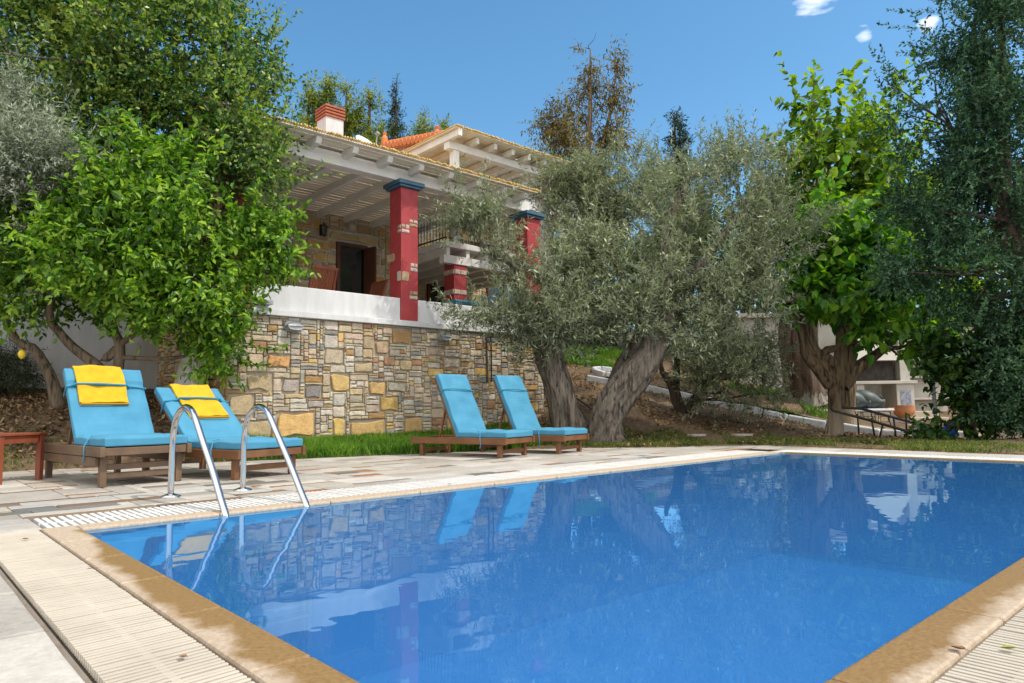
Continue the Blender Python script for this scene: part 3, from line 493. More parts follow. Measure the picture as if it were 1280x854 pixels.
big = ramp(n, l, noise(n, l, .45, 5, v), [(.42,(0,0,0)),(.6,(1,1,1))]); c = mixc(n, l, big, c, ramp(n, l, noise(n, l, 9, 6, v), [(.3,(.13,.085,.05)),(.7,(.26,.18,.1))]))
gr = ramp(n, l, noise(n, l, 1.1, 6, v, .7), [(.55,(0,0,0)),(.68,(1,1,1))]); c = mixc(n, l, gr, c, (.07,.085,.02))
l.new(c, b.inputs['Base Color']); b.inputs['Roughness'].default_value = .95
bump(n, l, b, noise(n, l, 22, 9, v, .75), .9, .05)
tag(link('ground', me, mt), kind='structure')

# ---------------------------------------------------------------- pool
L_, W_ = 9.565, 4.475
mt, n, l, b = newmat('blue pool paint'); v = objvec(n, l)
l.new(ramp(n, l, noise(n, l, .7, 4, v), [(.3,(.045,.23,.56)),(.7,(.055,.27,.63))]), b.inputs['Base Color']); b.inputs['Roughness'].default_value = .7
mb = MB(); D = -1.5; zt = -.028
mb.add([(0,0,zt),(L_,0,zt),(L_,-W_,zt),(0,-W_,zt),(0,0,D),(L_,0,D),(L_,-W_,D),(0,-W_,D)], [(0,4,5,1),(1,5,6,2),(2,6,7,3),(3,7,4,0),(4,7,6,5)])
tag(mb.build('pool_basin', mt), kind='structure')
mt = bpy.data.materials.new('pool water'); mt.use_nodes = True; n = mt.node_tree.nodes; l = mt.node_tree.links; n.remove(n['Principled BSDF'])
v = objvec(n, l); nb = n.new('ShaderNodeBump'); nb.inputs['Strength'].default_value = .028; nb.inputs['Distance'].default_value = .1
l.new(noise(n, l, 1.6, 3, v, .5), nb.inputs['Height'])
gl = n.new('ShaderNodeBsdfGlossy'); gl.inputs['Roughness'].default_value = .012; gl.inputs['Color'].default_value = (.62,.86,1,1); l.new(nb.outputs[0], gl.inputs['Normal'])
tr = n.new('ShaderNodeBsdfTransparent'); tr.inputs['Color'].default_value = (.7,.88,.98,1)
df = n.new('ShaderNodeBsdfDiffuse'); df.inputs['Color'].default_value = (.045,.215,.55,1)
m1 = n.new('ShaderNodeMixShader'); m1.inputs[0].default_value = .5; l.new(tr.outputs[0], m1.inputs[1]); l.new(df.outputs[0], m1.inputs[2])
fr = n.new('ShaderNodeFresnel'); fr.inputs['IOR'].default_value = 1.55; l.new(nb.outputs[0], fr.inputs['Normal'])
m2 = n.new('ShaderNodeMixShader'); l.new(fr.outputs[0], m2.inputs[0]); l.new(m1.outputs[0], m2.inputs[1]); l.new(gl.outputs[0], m2.inputs[2]); l.new(m2.outputs[0], n['Material Output'].inputs['Surface'])
mb = MB(); mb.add([(0.002,-.002,-.02),(.002,-W_+.002,-.02),(L_-.002,-W_+.002,-.02),(L_-.002,-.002,-.02)], [(0,1,2,3)])
tag(mb.build('pool_water', mt), kind='structure')
# coping: sandy stones, darker and ochre where wet along the water
mt, n, l, b = newmat('sandy coping'); v = objvec(n, l)
g = n.new('ShaderNodeTexCoord'); sp = n.new('ShaderNodeSeparateXYZ'); l.new(g.outputs['Object'], sp.inputs[0])
def mth(op, a, bb=None):
    q = n.new('ShaderNodeMath'); q.operation = op
    for i_, x_ in enumerate((a, bb)):
        if x_ is None: continue
        if isinstance(x_, (int,float)): q.inputs[i_].default_value = x_
        else: l.new(x_, q.inputs[i_])
    return q.outputs[0]
dist = mth('MAXIMUM', mth('MULTIPLY', sp.outputs['X'], -1), mth('SUBTRACT', mth('MULTIPLY', sp.outputs['Y'], -1), W_))
dist = mth('MAXIMUM', dist, mth('ADD', sp.outputs['Y'], .09))
lowf = n.new('ShaderNodeMapRange'); lowf.inputs['From Min'].default_value = -1.15; lowf.inputs['From Max'].default_value = -.35; lowf.inputs['To Max'].default_value = .12; l.new(sp.outputs['Y'], lowf.inputs['Value'])
dist = mth('ADD', dist, lowf.outputs[0])
wet = mth('SUBTRACT', mth('MULTIPLY', noise(n, l, 2.6, 7, v, .62), .33), dist)
wetm = n.new('ShaderNodeMapRange'); wetm.inputs['From Min'].default_value = .0; wetm.inputs['From Max'].default_value = .06; l.new(wet, wetm.inputs['Value'])
dry = ramp(n, l, noise(n, l, 40, 8, v, .75), [(.3,(.3,.22,.15)),(.5,(.42,.33,.24)),(.7,(.52,.44,.34))])
wt = ramp(n, l, noise(n, l, 55, 8, v, .75), [(.3,(.15,.085,.03)),(.5,(.25,.15,.055)),(.72,(.34,.22,.09))])
l.new(mixc(n, l, wetm.outputs[0], dry, wt), b.inputs['Base Color'])
rg_ = n.new('ShaderNodeMapRange'); rg_.inputs['To Min'].default_value = .8; rg_.inputs['To Max'].default_value = .42; l.new(wetm.outputs[0], rg_.inputs['Value']); l.new(rg_.outputs[0], b.inputs['Roughness'])
bump(n, l, b, noise(n, l, 90, 8, v, .8), .5, .006)
mb = MB()
def ring(segs, axis, lo, hi):
    for a, c_ in zip(segs[:-1], segs[1:]):
        if axis == 'y': mb.box(lo, hi, a+.003, c_-.003, -.05, 0)
        else: mb.box(a+.003, c_-.003, lo, hi, -.05, 0)
ring([-4.675,-4.0,-3.3,-2.55,-1.85,-1.15,-.48,.19], 'y', -.19, .004)
ring([0.006]+[.9*i for i in range(1,11)]+[9.56], 'x', -.004, .19)
ring([.006]+[.95*i for i in range(1,11)]+[9.56], 'x', -W_-.19, -W_+.004)
ring([-4.67,-4,-3.2,-2.4,-1.6,-.8,.186], 'y', L_-.004, L_+.05)
tag(mb.build('pool_coping', mt, bevel=.012), kind='structure')

# ---------------------------------------------------------------- deck
rng = np.random.default_rng(12)
mb = MB()
for x0,x1,y0,y1,z in ((-9,11.4,.79,7.6,-.013),(-9,-.535,-9.5,.79,-.013),(-.535,11.4,-9.5,-5.0,-.013),(10.12,11.4,-5,.79,-.013),(-.535,10.12,.19,.79,-.06),(-.535,-.19,-5,.19,-.06),(-.19,10.12,-5,-4.665,-.06),(9.61,10.12,-4.66,.19,-.06)):
    mb.add([(x0,y0,z),(x1,y0,z),(x1,y1,z),(x0,y1,z)], [(0,1,2,3)])
tag(mb.build('deck_bedding', M_grout), kind='structure')
PALD = dict(w=[(.5,.465,.42),(.56,.525,.48),(.45,.42,.375),(.52,.5,.475)], B=[(.2,.13,.085),(.26,.19,.13)], R=[(.34,.15,.075)], G=[(.17,.165,.15),(.2,.2,.2)], T=[(.4,.3,.19)])
def slab_size(rng):
    u = rng.uniform()
    if u < .62: return rng.uniform(.45,.95), rng.uniform(.3,.55), 'w'
    if u < .72: return rng.uniform(.3,.6), rng.uniform(.1,.2), 'w'
    if u < .8: return rng.uniform(.4,.9), .1, 'B'
    if u < .86: return rng.uniform(.25,.5), .1, 'T'
    if u < .92: return rng.uniform(.2,.45), .1, 'R'
    return rng.uniform(.4,.9), rng.choice([.1,.2]), 'G'
pre = [('B',.12,.92,1.32,1.52),('G',.5,.9,1.88,2.02),('R',.25,.6,3.2,3.3),('B',-.3,-.1,1.7,1.85),('G',-.6,-.08,1.1,1.3),('T',1.8,2.3,1.7,1.85),('w',1.0,1.75,1.3,1.6),('G',2.6,3.35,.98,1.14),('T',3.3,3.95,2.1,2.22),('R',3.05,3.4,1.75,1.87),('R',4.2,4.5,2.05,2.15),('G',5.7,7.0,1.15,1.25)]
big = pack(-9, 11.3, .8, 7.5, .1, .1, slab_size, rng, pre)
def plain(rng): return rng.uniform(.75,.8), rng.uniform(.7,.76), 'w'
big2 = pack(-9, -.545, -9.4, .8, .05, .05, lambda r: (.75, .72, 'w'), rng)
big3 = pack(-.53, 11.3, -9.4, -5.0, .1, .1, lambda r: (.8, .7, 'w'), rng)
big4 = pack(10.12, 11.3, -5, .79, .05, .05, lambda r: (.6, .5, 'w'), rng)
big5 = [(-.54,-.17,.2,.5,'w'),(-.54,-.17,.5,.8,'w')]
mb = MB()
for S in (big, big2, big3, big4, big5):
    for a, b_, c_, d_, t in S:
        col = PALD[t][rng.integers(len(PALD[t]))]; kk = rng.uniform(.7,.94)
        stone(mb, a, b_, c_, d_, tuple(x*kk for x in col), rng, .013, gap=.0025 if S is big else .005, cut=.03, jit=.02, bulge=.0006)
for v_ in range(len(mb.v)): x_, y_, z_ = mb.v[v_]; mb.v[v_] = (x_, y_, z_-.013)
tag(mb.build('pool_deck', M_slab), kind='structure')
# overflow grates: ribs, two cross ties
M_rib = mat('white plastic rib', (.4,.355,.29), (.52,.465,.385), 2.5, .6, 30, .1, .002)
M_rib2 = mat('sun bleached plastic rib', (.58,.57,.55), (.7,.69,.68), 5, .5, 30, .1, .002)
def grate(label, x0, x1, y0, y1, along, pitch, mtl, skew=0, ties=2):
    t = thing('drain_grate', label, 'grate', ((x0+x1)/2, (y0+y1)/2, 0)); mb = MB(); a0, a1 = (x0, x1) if along == 'x' else (y0, y1); b0, b1 = (y0, y1) if along == 'x' else (x0, x1)
    r_ = np.random.default_rng(int(abs(x0*7+y0*3)*10)); p = a0+.01
    while p < a1-.01:
        q = p+pitch*.6; j = r_.uniform(-.0015,.0015); j2 = r_.uniform(-.0015,.0015)
        P = [(p+j,b0+.012),(q+j,b0+.012),(q+j2+skew,b1-.012),(p+j2+skew,b1-.012)]
        if along == 'y': P = [(b, a) for a, b in P][::-1]
        mb.prism(P, -.03, -.002+r_.uniform(-.0015,.0015)); p += pitch
    mb.build('rib', mtl, t, True, bevel=.0025)['kind'] = 'stuff'
    mb = MB()
    for s in np.linspace(0,1,ties+2)[1:-1]:
        c_ = b0+(b1-b0)*s
        if along == 'x': mb.box(a0, a1, c_-.012, c_+.012, -.026, -.006)
        else: mb.box(c_-.012, c_+.012, a0, a1, -.026, -.006)
    mb.build('tie_strip', mtl, t, True)
    return t
grate('white ribbed overflow grate along the lounger side of the pool', -.16, 9.6, .2, .78, 'x', .05, M_rib2, 0, 1)
grate('cream ribbed overflow grate at the left foreground end of the pool', -.528, -.196, -4.98, .185, 'y', .0285, M_rib, .02, 1)
grate('cream ribbed overflow grate in the bottom right corner of the picture', -.18, 10.1, -4.99, -4.668, 'x', .0285, M_rib, 0, 1)
grate('white ribbed overflow grate at the far right end of the pool by the grass', 9.62, 10.1, -4.65, .18, 'y', .05, M_rib2, -.02, 1)

# ---------------------------------------------------------------- terrace and house
t = thing('terrace_wall', 'rubble stone terrace wall with white parapet and ledge behind the loungers', 'wall', (6.7,6.2,0))
PRE = [('y',4.93,5.33,1.09,1.42),('y',5.71,6.09,.99,1.28),('y',5.96,6.38,.7,.99),('o',3.75,4.17,1.48,1.71),('y',3.94,4.66,.28,.74),('t',3.43,3.89,1.06,1.41),('t',3.08,3.58,.65,1.03),('y',5.31,6.11,.22,.58),('y',5.0,5.25,.25,.62),('t',5.82,6.15,1.75,2.06),('b',6.23,6.66,2.0,2.33),('t',5.41,5.81,1.42,1.64),('g',6.14,6.56,1.07,1.28),('d',4.44,4.78,.95,1.2),('g',4.02,4.36,1.04,1.3),('k',4.82,5.2,1.56,1.86),('g',7.44,7.9,1.56,1.8),('p',7.0,7.48,1.79,2.0),('y',7.05,7.45,1.41,1.55),('y',8.25,8.61,1.45,1.6),('t',8.05,8.48,1.24,1.65),('k',6.74,7.1,1.58,1.82),('t',6.4,6.66,1.5,1.7),('g',5.15,5.62,.55,.82),('g',4.5,4.8,.79,.93),('y',9.67,10.12,.65,.87),('y',9.71,10.13,1.15,1.26),('t',9.67,10.04,.92,1.14),('t',9.06,9.66,.22,.66),('t',3.34,3.88,.25,.61),('b',3.1,3.34,.32,.62),('y',6.5,6.95,.25,.6),('y',7.5,7.9,.3,.55)]
rng = np.random.default_rng(41)
stonework('stonework', pack(3.1, 10.3, 0, 2.36, .03, .02, rubble, rng, PRE), FRONT(6.03), M_stone, rng, t)
stonework('stonework', pack(-9.8, -6.0, 0, 2.36, .03, .03, lambda r: (*rubble(r)[:2], r.choice(list('ytkb'))), rng), SIDEL(3.13), M_stone, rng, t)
stonework('stonework', pack(6, 11.9, 0, 2.36, .04, .04, rubble, rng), SIDER(10.27), M_stone, rng, t)
mb = MB(); mb.box(3.135, 10.265, 6.035, 11.95, -.2, 2.355); mb.build('core', M_mortar, t, True)
mb = MB(); mb.box(3.02, 10.36, 5.93, 6.3, 2.36, 2.47); mb.box(3.02, 3.3, 6.3, 9.9, 2.36, 2.47); mb.build('ledge', M_white, t, True, bevel=.012)
mb = MB()
for a, b_ in ((3.46, 6.405), (6.815, 9.83)): mb.box(a, b_, 6.0, 6.16, 2.47, 2.91)
mb.build('parapet', M_white, t, True, bevel=.015)
mb = MB(); mb.box(3.1, 10.3, 6.31, 12, 2.36, 2.44); tag(mb.build('terrace_floor', mat('terrace paving', (.5,.44,.36), (.6,.54,.45), 4, .6)), kind='structure')
def capital(x0, x1, y0, y1, z, t):
    mb = MB(); mb.box(x0-.06, x1+.06, y0-.06, y1+.06, z, z+.05); mb.box(x0-.1, x1+.1, y0-.1, y1+.1, z+.05, z+.13)
    mb.build('capital', M_blue, t, True, bevel=.008)
def brick_patch(t, x0, x1, z0, z1, face, rows=2, c=None, seed=1):
    """a few bricks left bare in the plaster; face: front plane y or left plane x"""
    r_ = np.random.default_rng(seed); mb = MB(FRONT(face[1]) if face[0] == 'f' else SIDEL(face[1]))
    h = (z1-z0)/rows
    for k_ in range(rows):
        xs = [x0, x0+(x1-x0)*r_.uniform(.4,.6), x1] if k_%2 else [x0, x1]
        for a, b_ in zip(xs[:-1], xs[1:]): stone(mb, a, b_, z0+k_*h, z0+(k_+1)*h, c or pick(r_.choice(list('kwwt')), r_), r_, .01, gap=.008, cut=.3, jit=.25)
    mb.build('brick_patch', M_brick, t, True)
def column(label, x0, x1, y0, y1, z0, z1, patches=(), cap=True):
    t = thing('column', label, 'column', ((x0+x1)/2, (y0+y1)/2, z0)); mb = MB(); mb.box(x0, x1, y0, y1, z0, z1); mb.build('shaft', M_red, t, True, bevel=.012)
    if cap: capital(x0, x1, y0, y1, z1, t)
    for i_, p in enumerate(patches): brick_patch(t, *p[:4], p[4], p[5], seed=i_+3)
    return t
column('red plastered column with blue capital and bare brick patches at the middle of the terrace', 6.41, 6.81, 5.985, 6.4, 2.47, 5.14,
       [(6.6,6.805,4.36,4.52,('f',5.985),2),(6.41,6.61,4.21,4.4,('f',5.985),2),(-6.11,-5.99,4.22,4.38,('l',6.41),2),(6.62,6.805,3.46,3.64,('f',5.985),2),(6.41,6.6,3.25,3.46,('f',5.985),1),(-6.13,-5.99,3.25,3.46,('l',6.41),1),(6.6,6.805,2.9,3.08,('f',5.985),2),(-6.5,-6.2,3.66,3.85,('l',6.41),1)])
column('red column with blue capital half hidden by the olive tree at the right end of the terrace', 9.85, 10.27, 5.985, 6.4, 2.47, 5.14, [(10.0,10.25,4.2,4.4,('f',5.985),3)])
column('red column at the left end of the terrace hidden behind leaves', 3.1, 3.46, 5.985, 6.4, 2.47, 5.14)
t = column('squat red column with two whitewashed brick bands under the balcony', 9.3, 9.7, 8.05, 8.45, 2.44, 4.5, (), False)
for z in (3.55, 4.05):
    mb = MB(FRONT(8.05)); r_ = np.random.default_rng(int(z*9))
    for a, b_ in ((9.3,9.5),(9.5,9.7)): stone(mb, a, b_, z, z+.13, (.5,.42,.36), r_, .02, gap=.004)
    mb.M = SIDEL(9.3)
    for a, b_ in ((-8.25,-8.05),(-8.45,-8.25)): stone(mb, a, b_, z, z+.13, (.5,.42,.36), r_, .02, gap=.004)
    mb.build('brick_band', M_brick, t, True)
# main pergola
t = thing('pergola', 'white timber pergola with boarded reed roof over the stone terrace', 'pergola', (6.5,8,2.44))
mb = MB(); mb.box(2.6, 9.98, 6.04, 6.3, 5.275, 5.52); mb.build('beam', M_whitewood, t, True, bevel=.012)
for x in (3.02,3.74,4.47,5.2,5.94,6.66,7.4,8.14,8.86,9.5):
    mb = MB(); mb.prism([(5.62,5.5),(5.66,5.435),(5.75,5.42),(10.02,5.42),(10.02,5.565),(5.62,5.565)], -.055, .055)
    for i_ in range(len(mb.v)): y_, z_, x_ = mb.v[i_]; mb.v[i_] = (x+x_, y_, z_)
    mb.build('rafter', M_whitewood, t, True, bevel=.008)
mb = MB(); y = 5.52; r_ = np.random.default_rng(3)
while y < 10:
    z = r_.uniform(-.003,.003); wd = r_.uniform(.13,.17)
    mb.box(2.55, 9.72+r_.uniform(-.03,.03), y, y+wd, 5.568+z, 5.588+z); y += wd+r_.uniform(.012,.03)
mb.build('roof_boards', M_boards, t, True)
mb = MB(); x = 2.5
while x < 9.78:
    rr_ = r_.uniform(.012,.02); mb.tube([(x,5.46+r_.uniform(-.03,.03),5.612+r_.uniform(-.003,.003)),(x,10.05,5.612)], rr_, 6); x += .052
mb.build('reed_cover', M_reed, t, True)

h = thing('house', 'two storey stone and white villa with tiled roof behind the terrace', 'house', (8,12,0))
mb = MB(); mb.box(1.0, 9.0, 10.04, 14.5, 0, 6.0); mb.box(9.0, 17, 12.04, 16.5, 0, 7.2); mb.box(10.6, 17, 10.6, 16.4, 7.2, 8.45); mb.build('wall', M_white, h, True)
mb = MB(); mb.add([(10.6,10.6,8.45),(10.6,16,8.45),(10.6,13.1,9.0),(17,10.6,8.45),(17,16,8.45),(17,13.1,9.0)], [(0,2,1),(3,4,5),(0,3,5,2),(1,2,5,4)]); mb.build('gable', M_white, h, True)
rng = np.random.default_rng(8)
DOOR = (7.15,8.0,2.44,4.9); WIN = (4.0,4.9,3.4,4.9)
stonework('stonework', pack(1, 9.0, 2.4, 5.7, .04, .04, tanwall, rng, [('t',6.95,8.35,4.92,5.2),('w',5.55,6.0,3.9,4.3),('g',5.2,6.0,4.75,5.05)], [DOOR, WIN]), FRONT(10.04), M_stone2, rng, h, (.025,.045))
LD = (11.3,12.05,2.44,4.65); UD = (10.0,10.9,4.86,6.9)
stonework('stonework', pack(9, 17, 2.4, 7.2, .05, .05, tanwall, rng, [], [LD, UD, (13.7,15.2,4.0,5.3)]), FRONT(12.04), M_stone2, rng, h, (.025,.045))
stonework('stonework', pack(-12, -10.04, 2.4, 6, .05, .05, tanwall, rng), SIDEL(9.0), M_stone2, rng, h, (.01,.02))
def door(name, x0, x1, z0, z1, y, leaf=False, mull=0):
    mb = MB(); mb.box(x0+.02,x1-.02,y-.06,y-.03,z0,z1-.02); d = mb.build(name, M_glass, h, True)
    mb = MB(); f_ = .09
    mb.box(x0,x0+f_,y-.1,y,z0,z1); mb.box(x1-f_,x1,y-.1,y,z0,z1); mb.box(x0+f_,x1-f_,y-.1,y,z1-f_,z1)
    for k_ in range(mull): xx = x0+(x1-x0)*(k_+1)/(mull+1); mb.box(xx-.03,xx+.03,y-.09,y,z0,z1-f_)
    mb.build('frame', M_brown, d, True, bevel=.006)
    if leaf:
        mb = MB(); mb.bar((x1-.1,y-.12,(z0+z1)/2-.03),(x1-.02,y-.52,(z0+z1)/2-.03),.05,z1-z0-.12); mb.build('leaf', M_brown, d, True)
door('door', *DOOR, 10.04, True); door('window', *WIN, 10.04, False, 1); door('door', *LD, 12.04, False, 1); door('door', *UD, 12.04); door('window', 13.7, 15.2, 4.0, 5.3, 12.04, False, 1)
# roofs
mb = MB()
def tiles(x0, x1, y0, z0, y1, z1):
    x = x0; 
    while x < x1:
        k_ = 9
        for i_ in range(k_):
            a, b_ = i_/k_, (i_+1.12)/k_
            mb.tube([(x,y0+(y1-y0)*a,z0+(z1-z0)*a+.05),(x,y0+(y1-y0)*b_,z0+(z1-z0)*b_+.02)], [.095,.08], 8)
        x += .19
tiles(10.45, 17.2, 10.0, 8.42, 13.1, 9.02); tiles(10.45, 17.2, 16.2, 8.42, 13.1, 9.02)
for i_ in range(15):                                   # verge tiles and ridge along the left edge
    a = i_/15; y, z = 10.0+3.1*a, 8.46+.6*a
    mb.tube([(10.26,y+.03,z-.03),(10.62,y+.03,z+.0)], .105, 9); mb.tube([(10.45,y,z+.07),(10.45,y+.26,z+.1)], [.11,.09], 9)
mb.lathe([(.02,.42),(.07,.38),(.05,.3),(.1,.2),(.11,0)], (10.42,13.05,9.1), 12); mb.lathe([(.02,.32),(.08,.27),(.05,.2),(.1,.1),(.11,0)], (10.42,10.25,8.52), 12)
x = 10.5
while x < 17.2: mb.tube([(x,13.1,9.13),(x+.36,13.1,9.11)], [.12,.1], 9); x += .32
r1 = mb.build('roof', M_tile, h, True)
mb = MB(); mb.add([(.9,9.98,6.02),(9.05,9.98,6.02),(9.05,14.6,7.4),(.9,14.6,7.4),(.9,14.6,6.0),(9.05,14.6,6.0),(.9,9.98,5.98),(9.05,9.98,5.98)], [(0,1,2,3),(3,2,5,4),(0,3,4,6),(1,7,5,2),(6,7,1,0)])
r2 = mb.build('roof', M_tile, h, True)
mb = MB(); mb.box(7.5,8.02,11.3,11.82,6.2,8.66); c_ = mb.build('chimney', M_white, r2, True)
mb = MB(); [mb.box(7.46,8.06,11.26,11.86,8.662+.088*i_,8.72+.088*i_) for i_ in range(4)]; mb.build('chimney_cap', mat('clay chimney cap', (.3,.08,.045), (.4,.13,.07), 9, .8), c_, True, bevel=.01)
mb = MB(); mb.box(7.54,7.98,11.34,11.78,8.661,8.97); mb.build('flue', M_brown, c_, True)
# balcony
mb = MB(); mb.box(9.0, 13.2, 8.0, 12.0, 4.7, 4.84); bal = mb.build('balcony', M_whitewood, h, True, bevel=.01)
for x in np.arange(9.08, 13.2, .62):
    mb = MB(); mb.box(x, x+.11, 8.06, 12.0, 4.5, 4.698); mb.build('joist', M_whitewood, bal, True)
mb = MB(); mb.box(8.98, 13.2, 8.02, 8.2, 4.3, 4.498); mb.build('beam', M_whitewood, bal, True)
mb = MB()
for z in (4.94, 5.72): mb.tube([(9.06,12,z),(9.06,8.06,z),(13.15,8.06,z)], .02, 6)
for y in np.arange(8.06, 12, .13): mb.tube([(9.06,y,4.84),(9.06,y,5.72)], .01, 5)
for x in np.arange(9.06, 13.2, .13): mb.tube([(x,8.06,4.84),(x,8.06,5.72)], .01, 5)
mb.build('railing', M_iron, bal, True)
t = thing('balcony_pergola', 'white timber pergola with reed roof over the upper balcony', 'pergola', (11,10,4.84))
for x in (9.37, 12.6):
    mb = MB(); mb.box(x-.09, x+.09, 8.0, 8.18, 4.84, 7.19); mb.build('post', M_whitewood, t, True, bevel=.01)
mb = MB(); mb.box(9.12, 12.9, 7.98, 8.2, 7.19, 7.38); mb.build('beam', M_whitewood, t, True, bevel=.01)
mb = MB(); mb.box(9.08, 9.2, 7.55, 12, 7.38, 7.56); mb.build('rafter', M_whitewood, t, True, bevel=.01)
for x in (9.8,10.4,11.0,11.6,12.2,12.75):
    mb = MB(); mb.box(x-.05, x+.05, 7.68, 12, 7.38, 7.53); mb.build('rafter', M_whitewood, t, True, bevel=.008)
mb = MB(); y = 7.55
while y < 12: wd = r_.uniform(.13,.17); mb.box(9.0, 13.0, y, y+wd, 7.562, 7.58); y += wd+r_.uniform(.004,.02)
mb.build('roof_boards', M_boards, t, True)
mb = MB(); x = 9.0
while x < 13.02: mb.tube([(x,7.5+r_.uniform(-.03,.03),7.603),(x,12,7.603)], r_.uniform(.017,.024), 6); x += .052
mb.build('reed_cover', M_reed, t, True)
# white wall at the left, under the trees
wl = thing('garden_wall', 'smooth white rendered wall behind the lemon tree at the left', 'wall', (-2,9.8,1))
mb = MB(); mb.box(-9, 3.12, 9.75, 10.03, .3, 3.0); mb.build('wall_face', M_white, wl, True, bevel=.02)
mb = MB(); mb.box(-9, 3.15, 9.71, 10.035, 3.002, 3.07); mb.build('coping', M_white, wl, True, bevel=.01)

# ---------------------------------------------------------------- pool ladder
t = thing('pool_ladder', 'polished steel pool ladder with two arched handrails and rungs under water', 'pool ladder', (1.25, .5, 0))
def arc_rail(x):
    P = [(x,1.37,.0),(x,1.37,.3),(x,1.36,.52),(x,1.3,.67),(x,1.18,.76),(x,1.03,.795),(x,.88,.765),(x,.76,.68),(x,.6,.53),(x,.35,.3),(x-.01,.12,.09),(x-.015,.0,-.02),(x-.015,-.06,-.14),(x-.015,-.075,-.3),(x-.015,-.075,-1.2)]
    c = catmull([(*p, .027) for p in P], .04); mb = MB(); mb.tube([tuple(q[:3]) for q in c], .027, 14)
    r_ = mb.build('handrail', M_chrome, t, True, smooth=True)
    mb = MB(); mb.lathe([(.085,0),(.085,.008),(.05,.022),(.03,.028)], (x,1.37,0), 20); mb.build('flange', M_chrome, r_, True, smooth=True)
arc_rail(.955); arc_rail(1.6)
for z in (-.3,-.58,-.86):
    mb = MB(); mb.box(.95, 1.58, -.12, -.03, z, z+.03); mb.build('rung', M_chrome, t, True, bevel=.006)

# ---------------------------------------------------------------- sun loungers
def cushion(name, w, y0, y1, th, M, parent, seed, seam=None, sag=.0):
    """padded cushion in a plane given by M: x across, y along, z out"""
    nx, ny = 14, max(8, int((y1-y0)/.045)); r_ = np.random.default_rng(seed); ph = r_.uniform(0,6,5); V = []; Fq = []
    def top(u, v):
        e = min(u,1-u)*w; g = min(v,1-v)*(y1-y0); ed = min(1, e/.05)**.5*min(1, g/.05)**.5
        z = th*.8+th*.2*ed+.004*math.sin(9*v+3*u+ph[0])+.0045*math.sin(17*v-6*u+ph[1])+.006*math.sin(29*v+5*u*u+ph[2])*(1-abs(2*u-1))
        if seam:
            z -= .02*math.exp(-((v-seam)*(y1-y0)/.014)**2)
        z -= sag*math.sin(math.pi*v)**2
        return z
    for j in range(ny+1):
        for i in range(nx+1):
            u, v = i/nx, j/ny; V.append(((u-.5)*w, y0+(y1-y0)*v, top(u, v)))
    nb_ = len(V)
    for j in range(ny+1):
        for i in range(nx+1):
            u, v = i/nx, j/ny; V.append(((u-.5)*w*.99, y0+(y1-y0)*v, 0))
    I = lambda i, j, o=0: o+j*(nx+1)+i
    for j in range(ny):
        for i in range(nx): Fq += [(I(i,j),I(i+1,j),I(i+1,j+1),I(i,j+1)), (I(i,j,nb_),I(i,j+1,nb_),I(i+1,j+1,nb_),I(i+1,j,nb_))]
    for j in range(ny): Fq += [(I(0,j),I(0,j+1),I(0,j+1,nb_),I(0,j,nb_)), (I(nx,j),I(nx,j,nb_),I(nx,j+1,nb_),I(nx,j+1))]
    for i in range(nx): Fq += [(I(i,0),I(i,0,nb_),I(i+1,0,nb_),I(i+1,0)), (I(i,ny),I(i+1,ny),I(i+1,ny,nb_),I(i,ny,nb_))]
    mb = MB(M); mb.add(V, Fq); return mb.build(name, M_fabric, parent, bevel=.012)
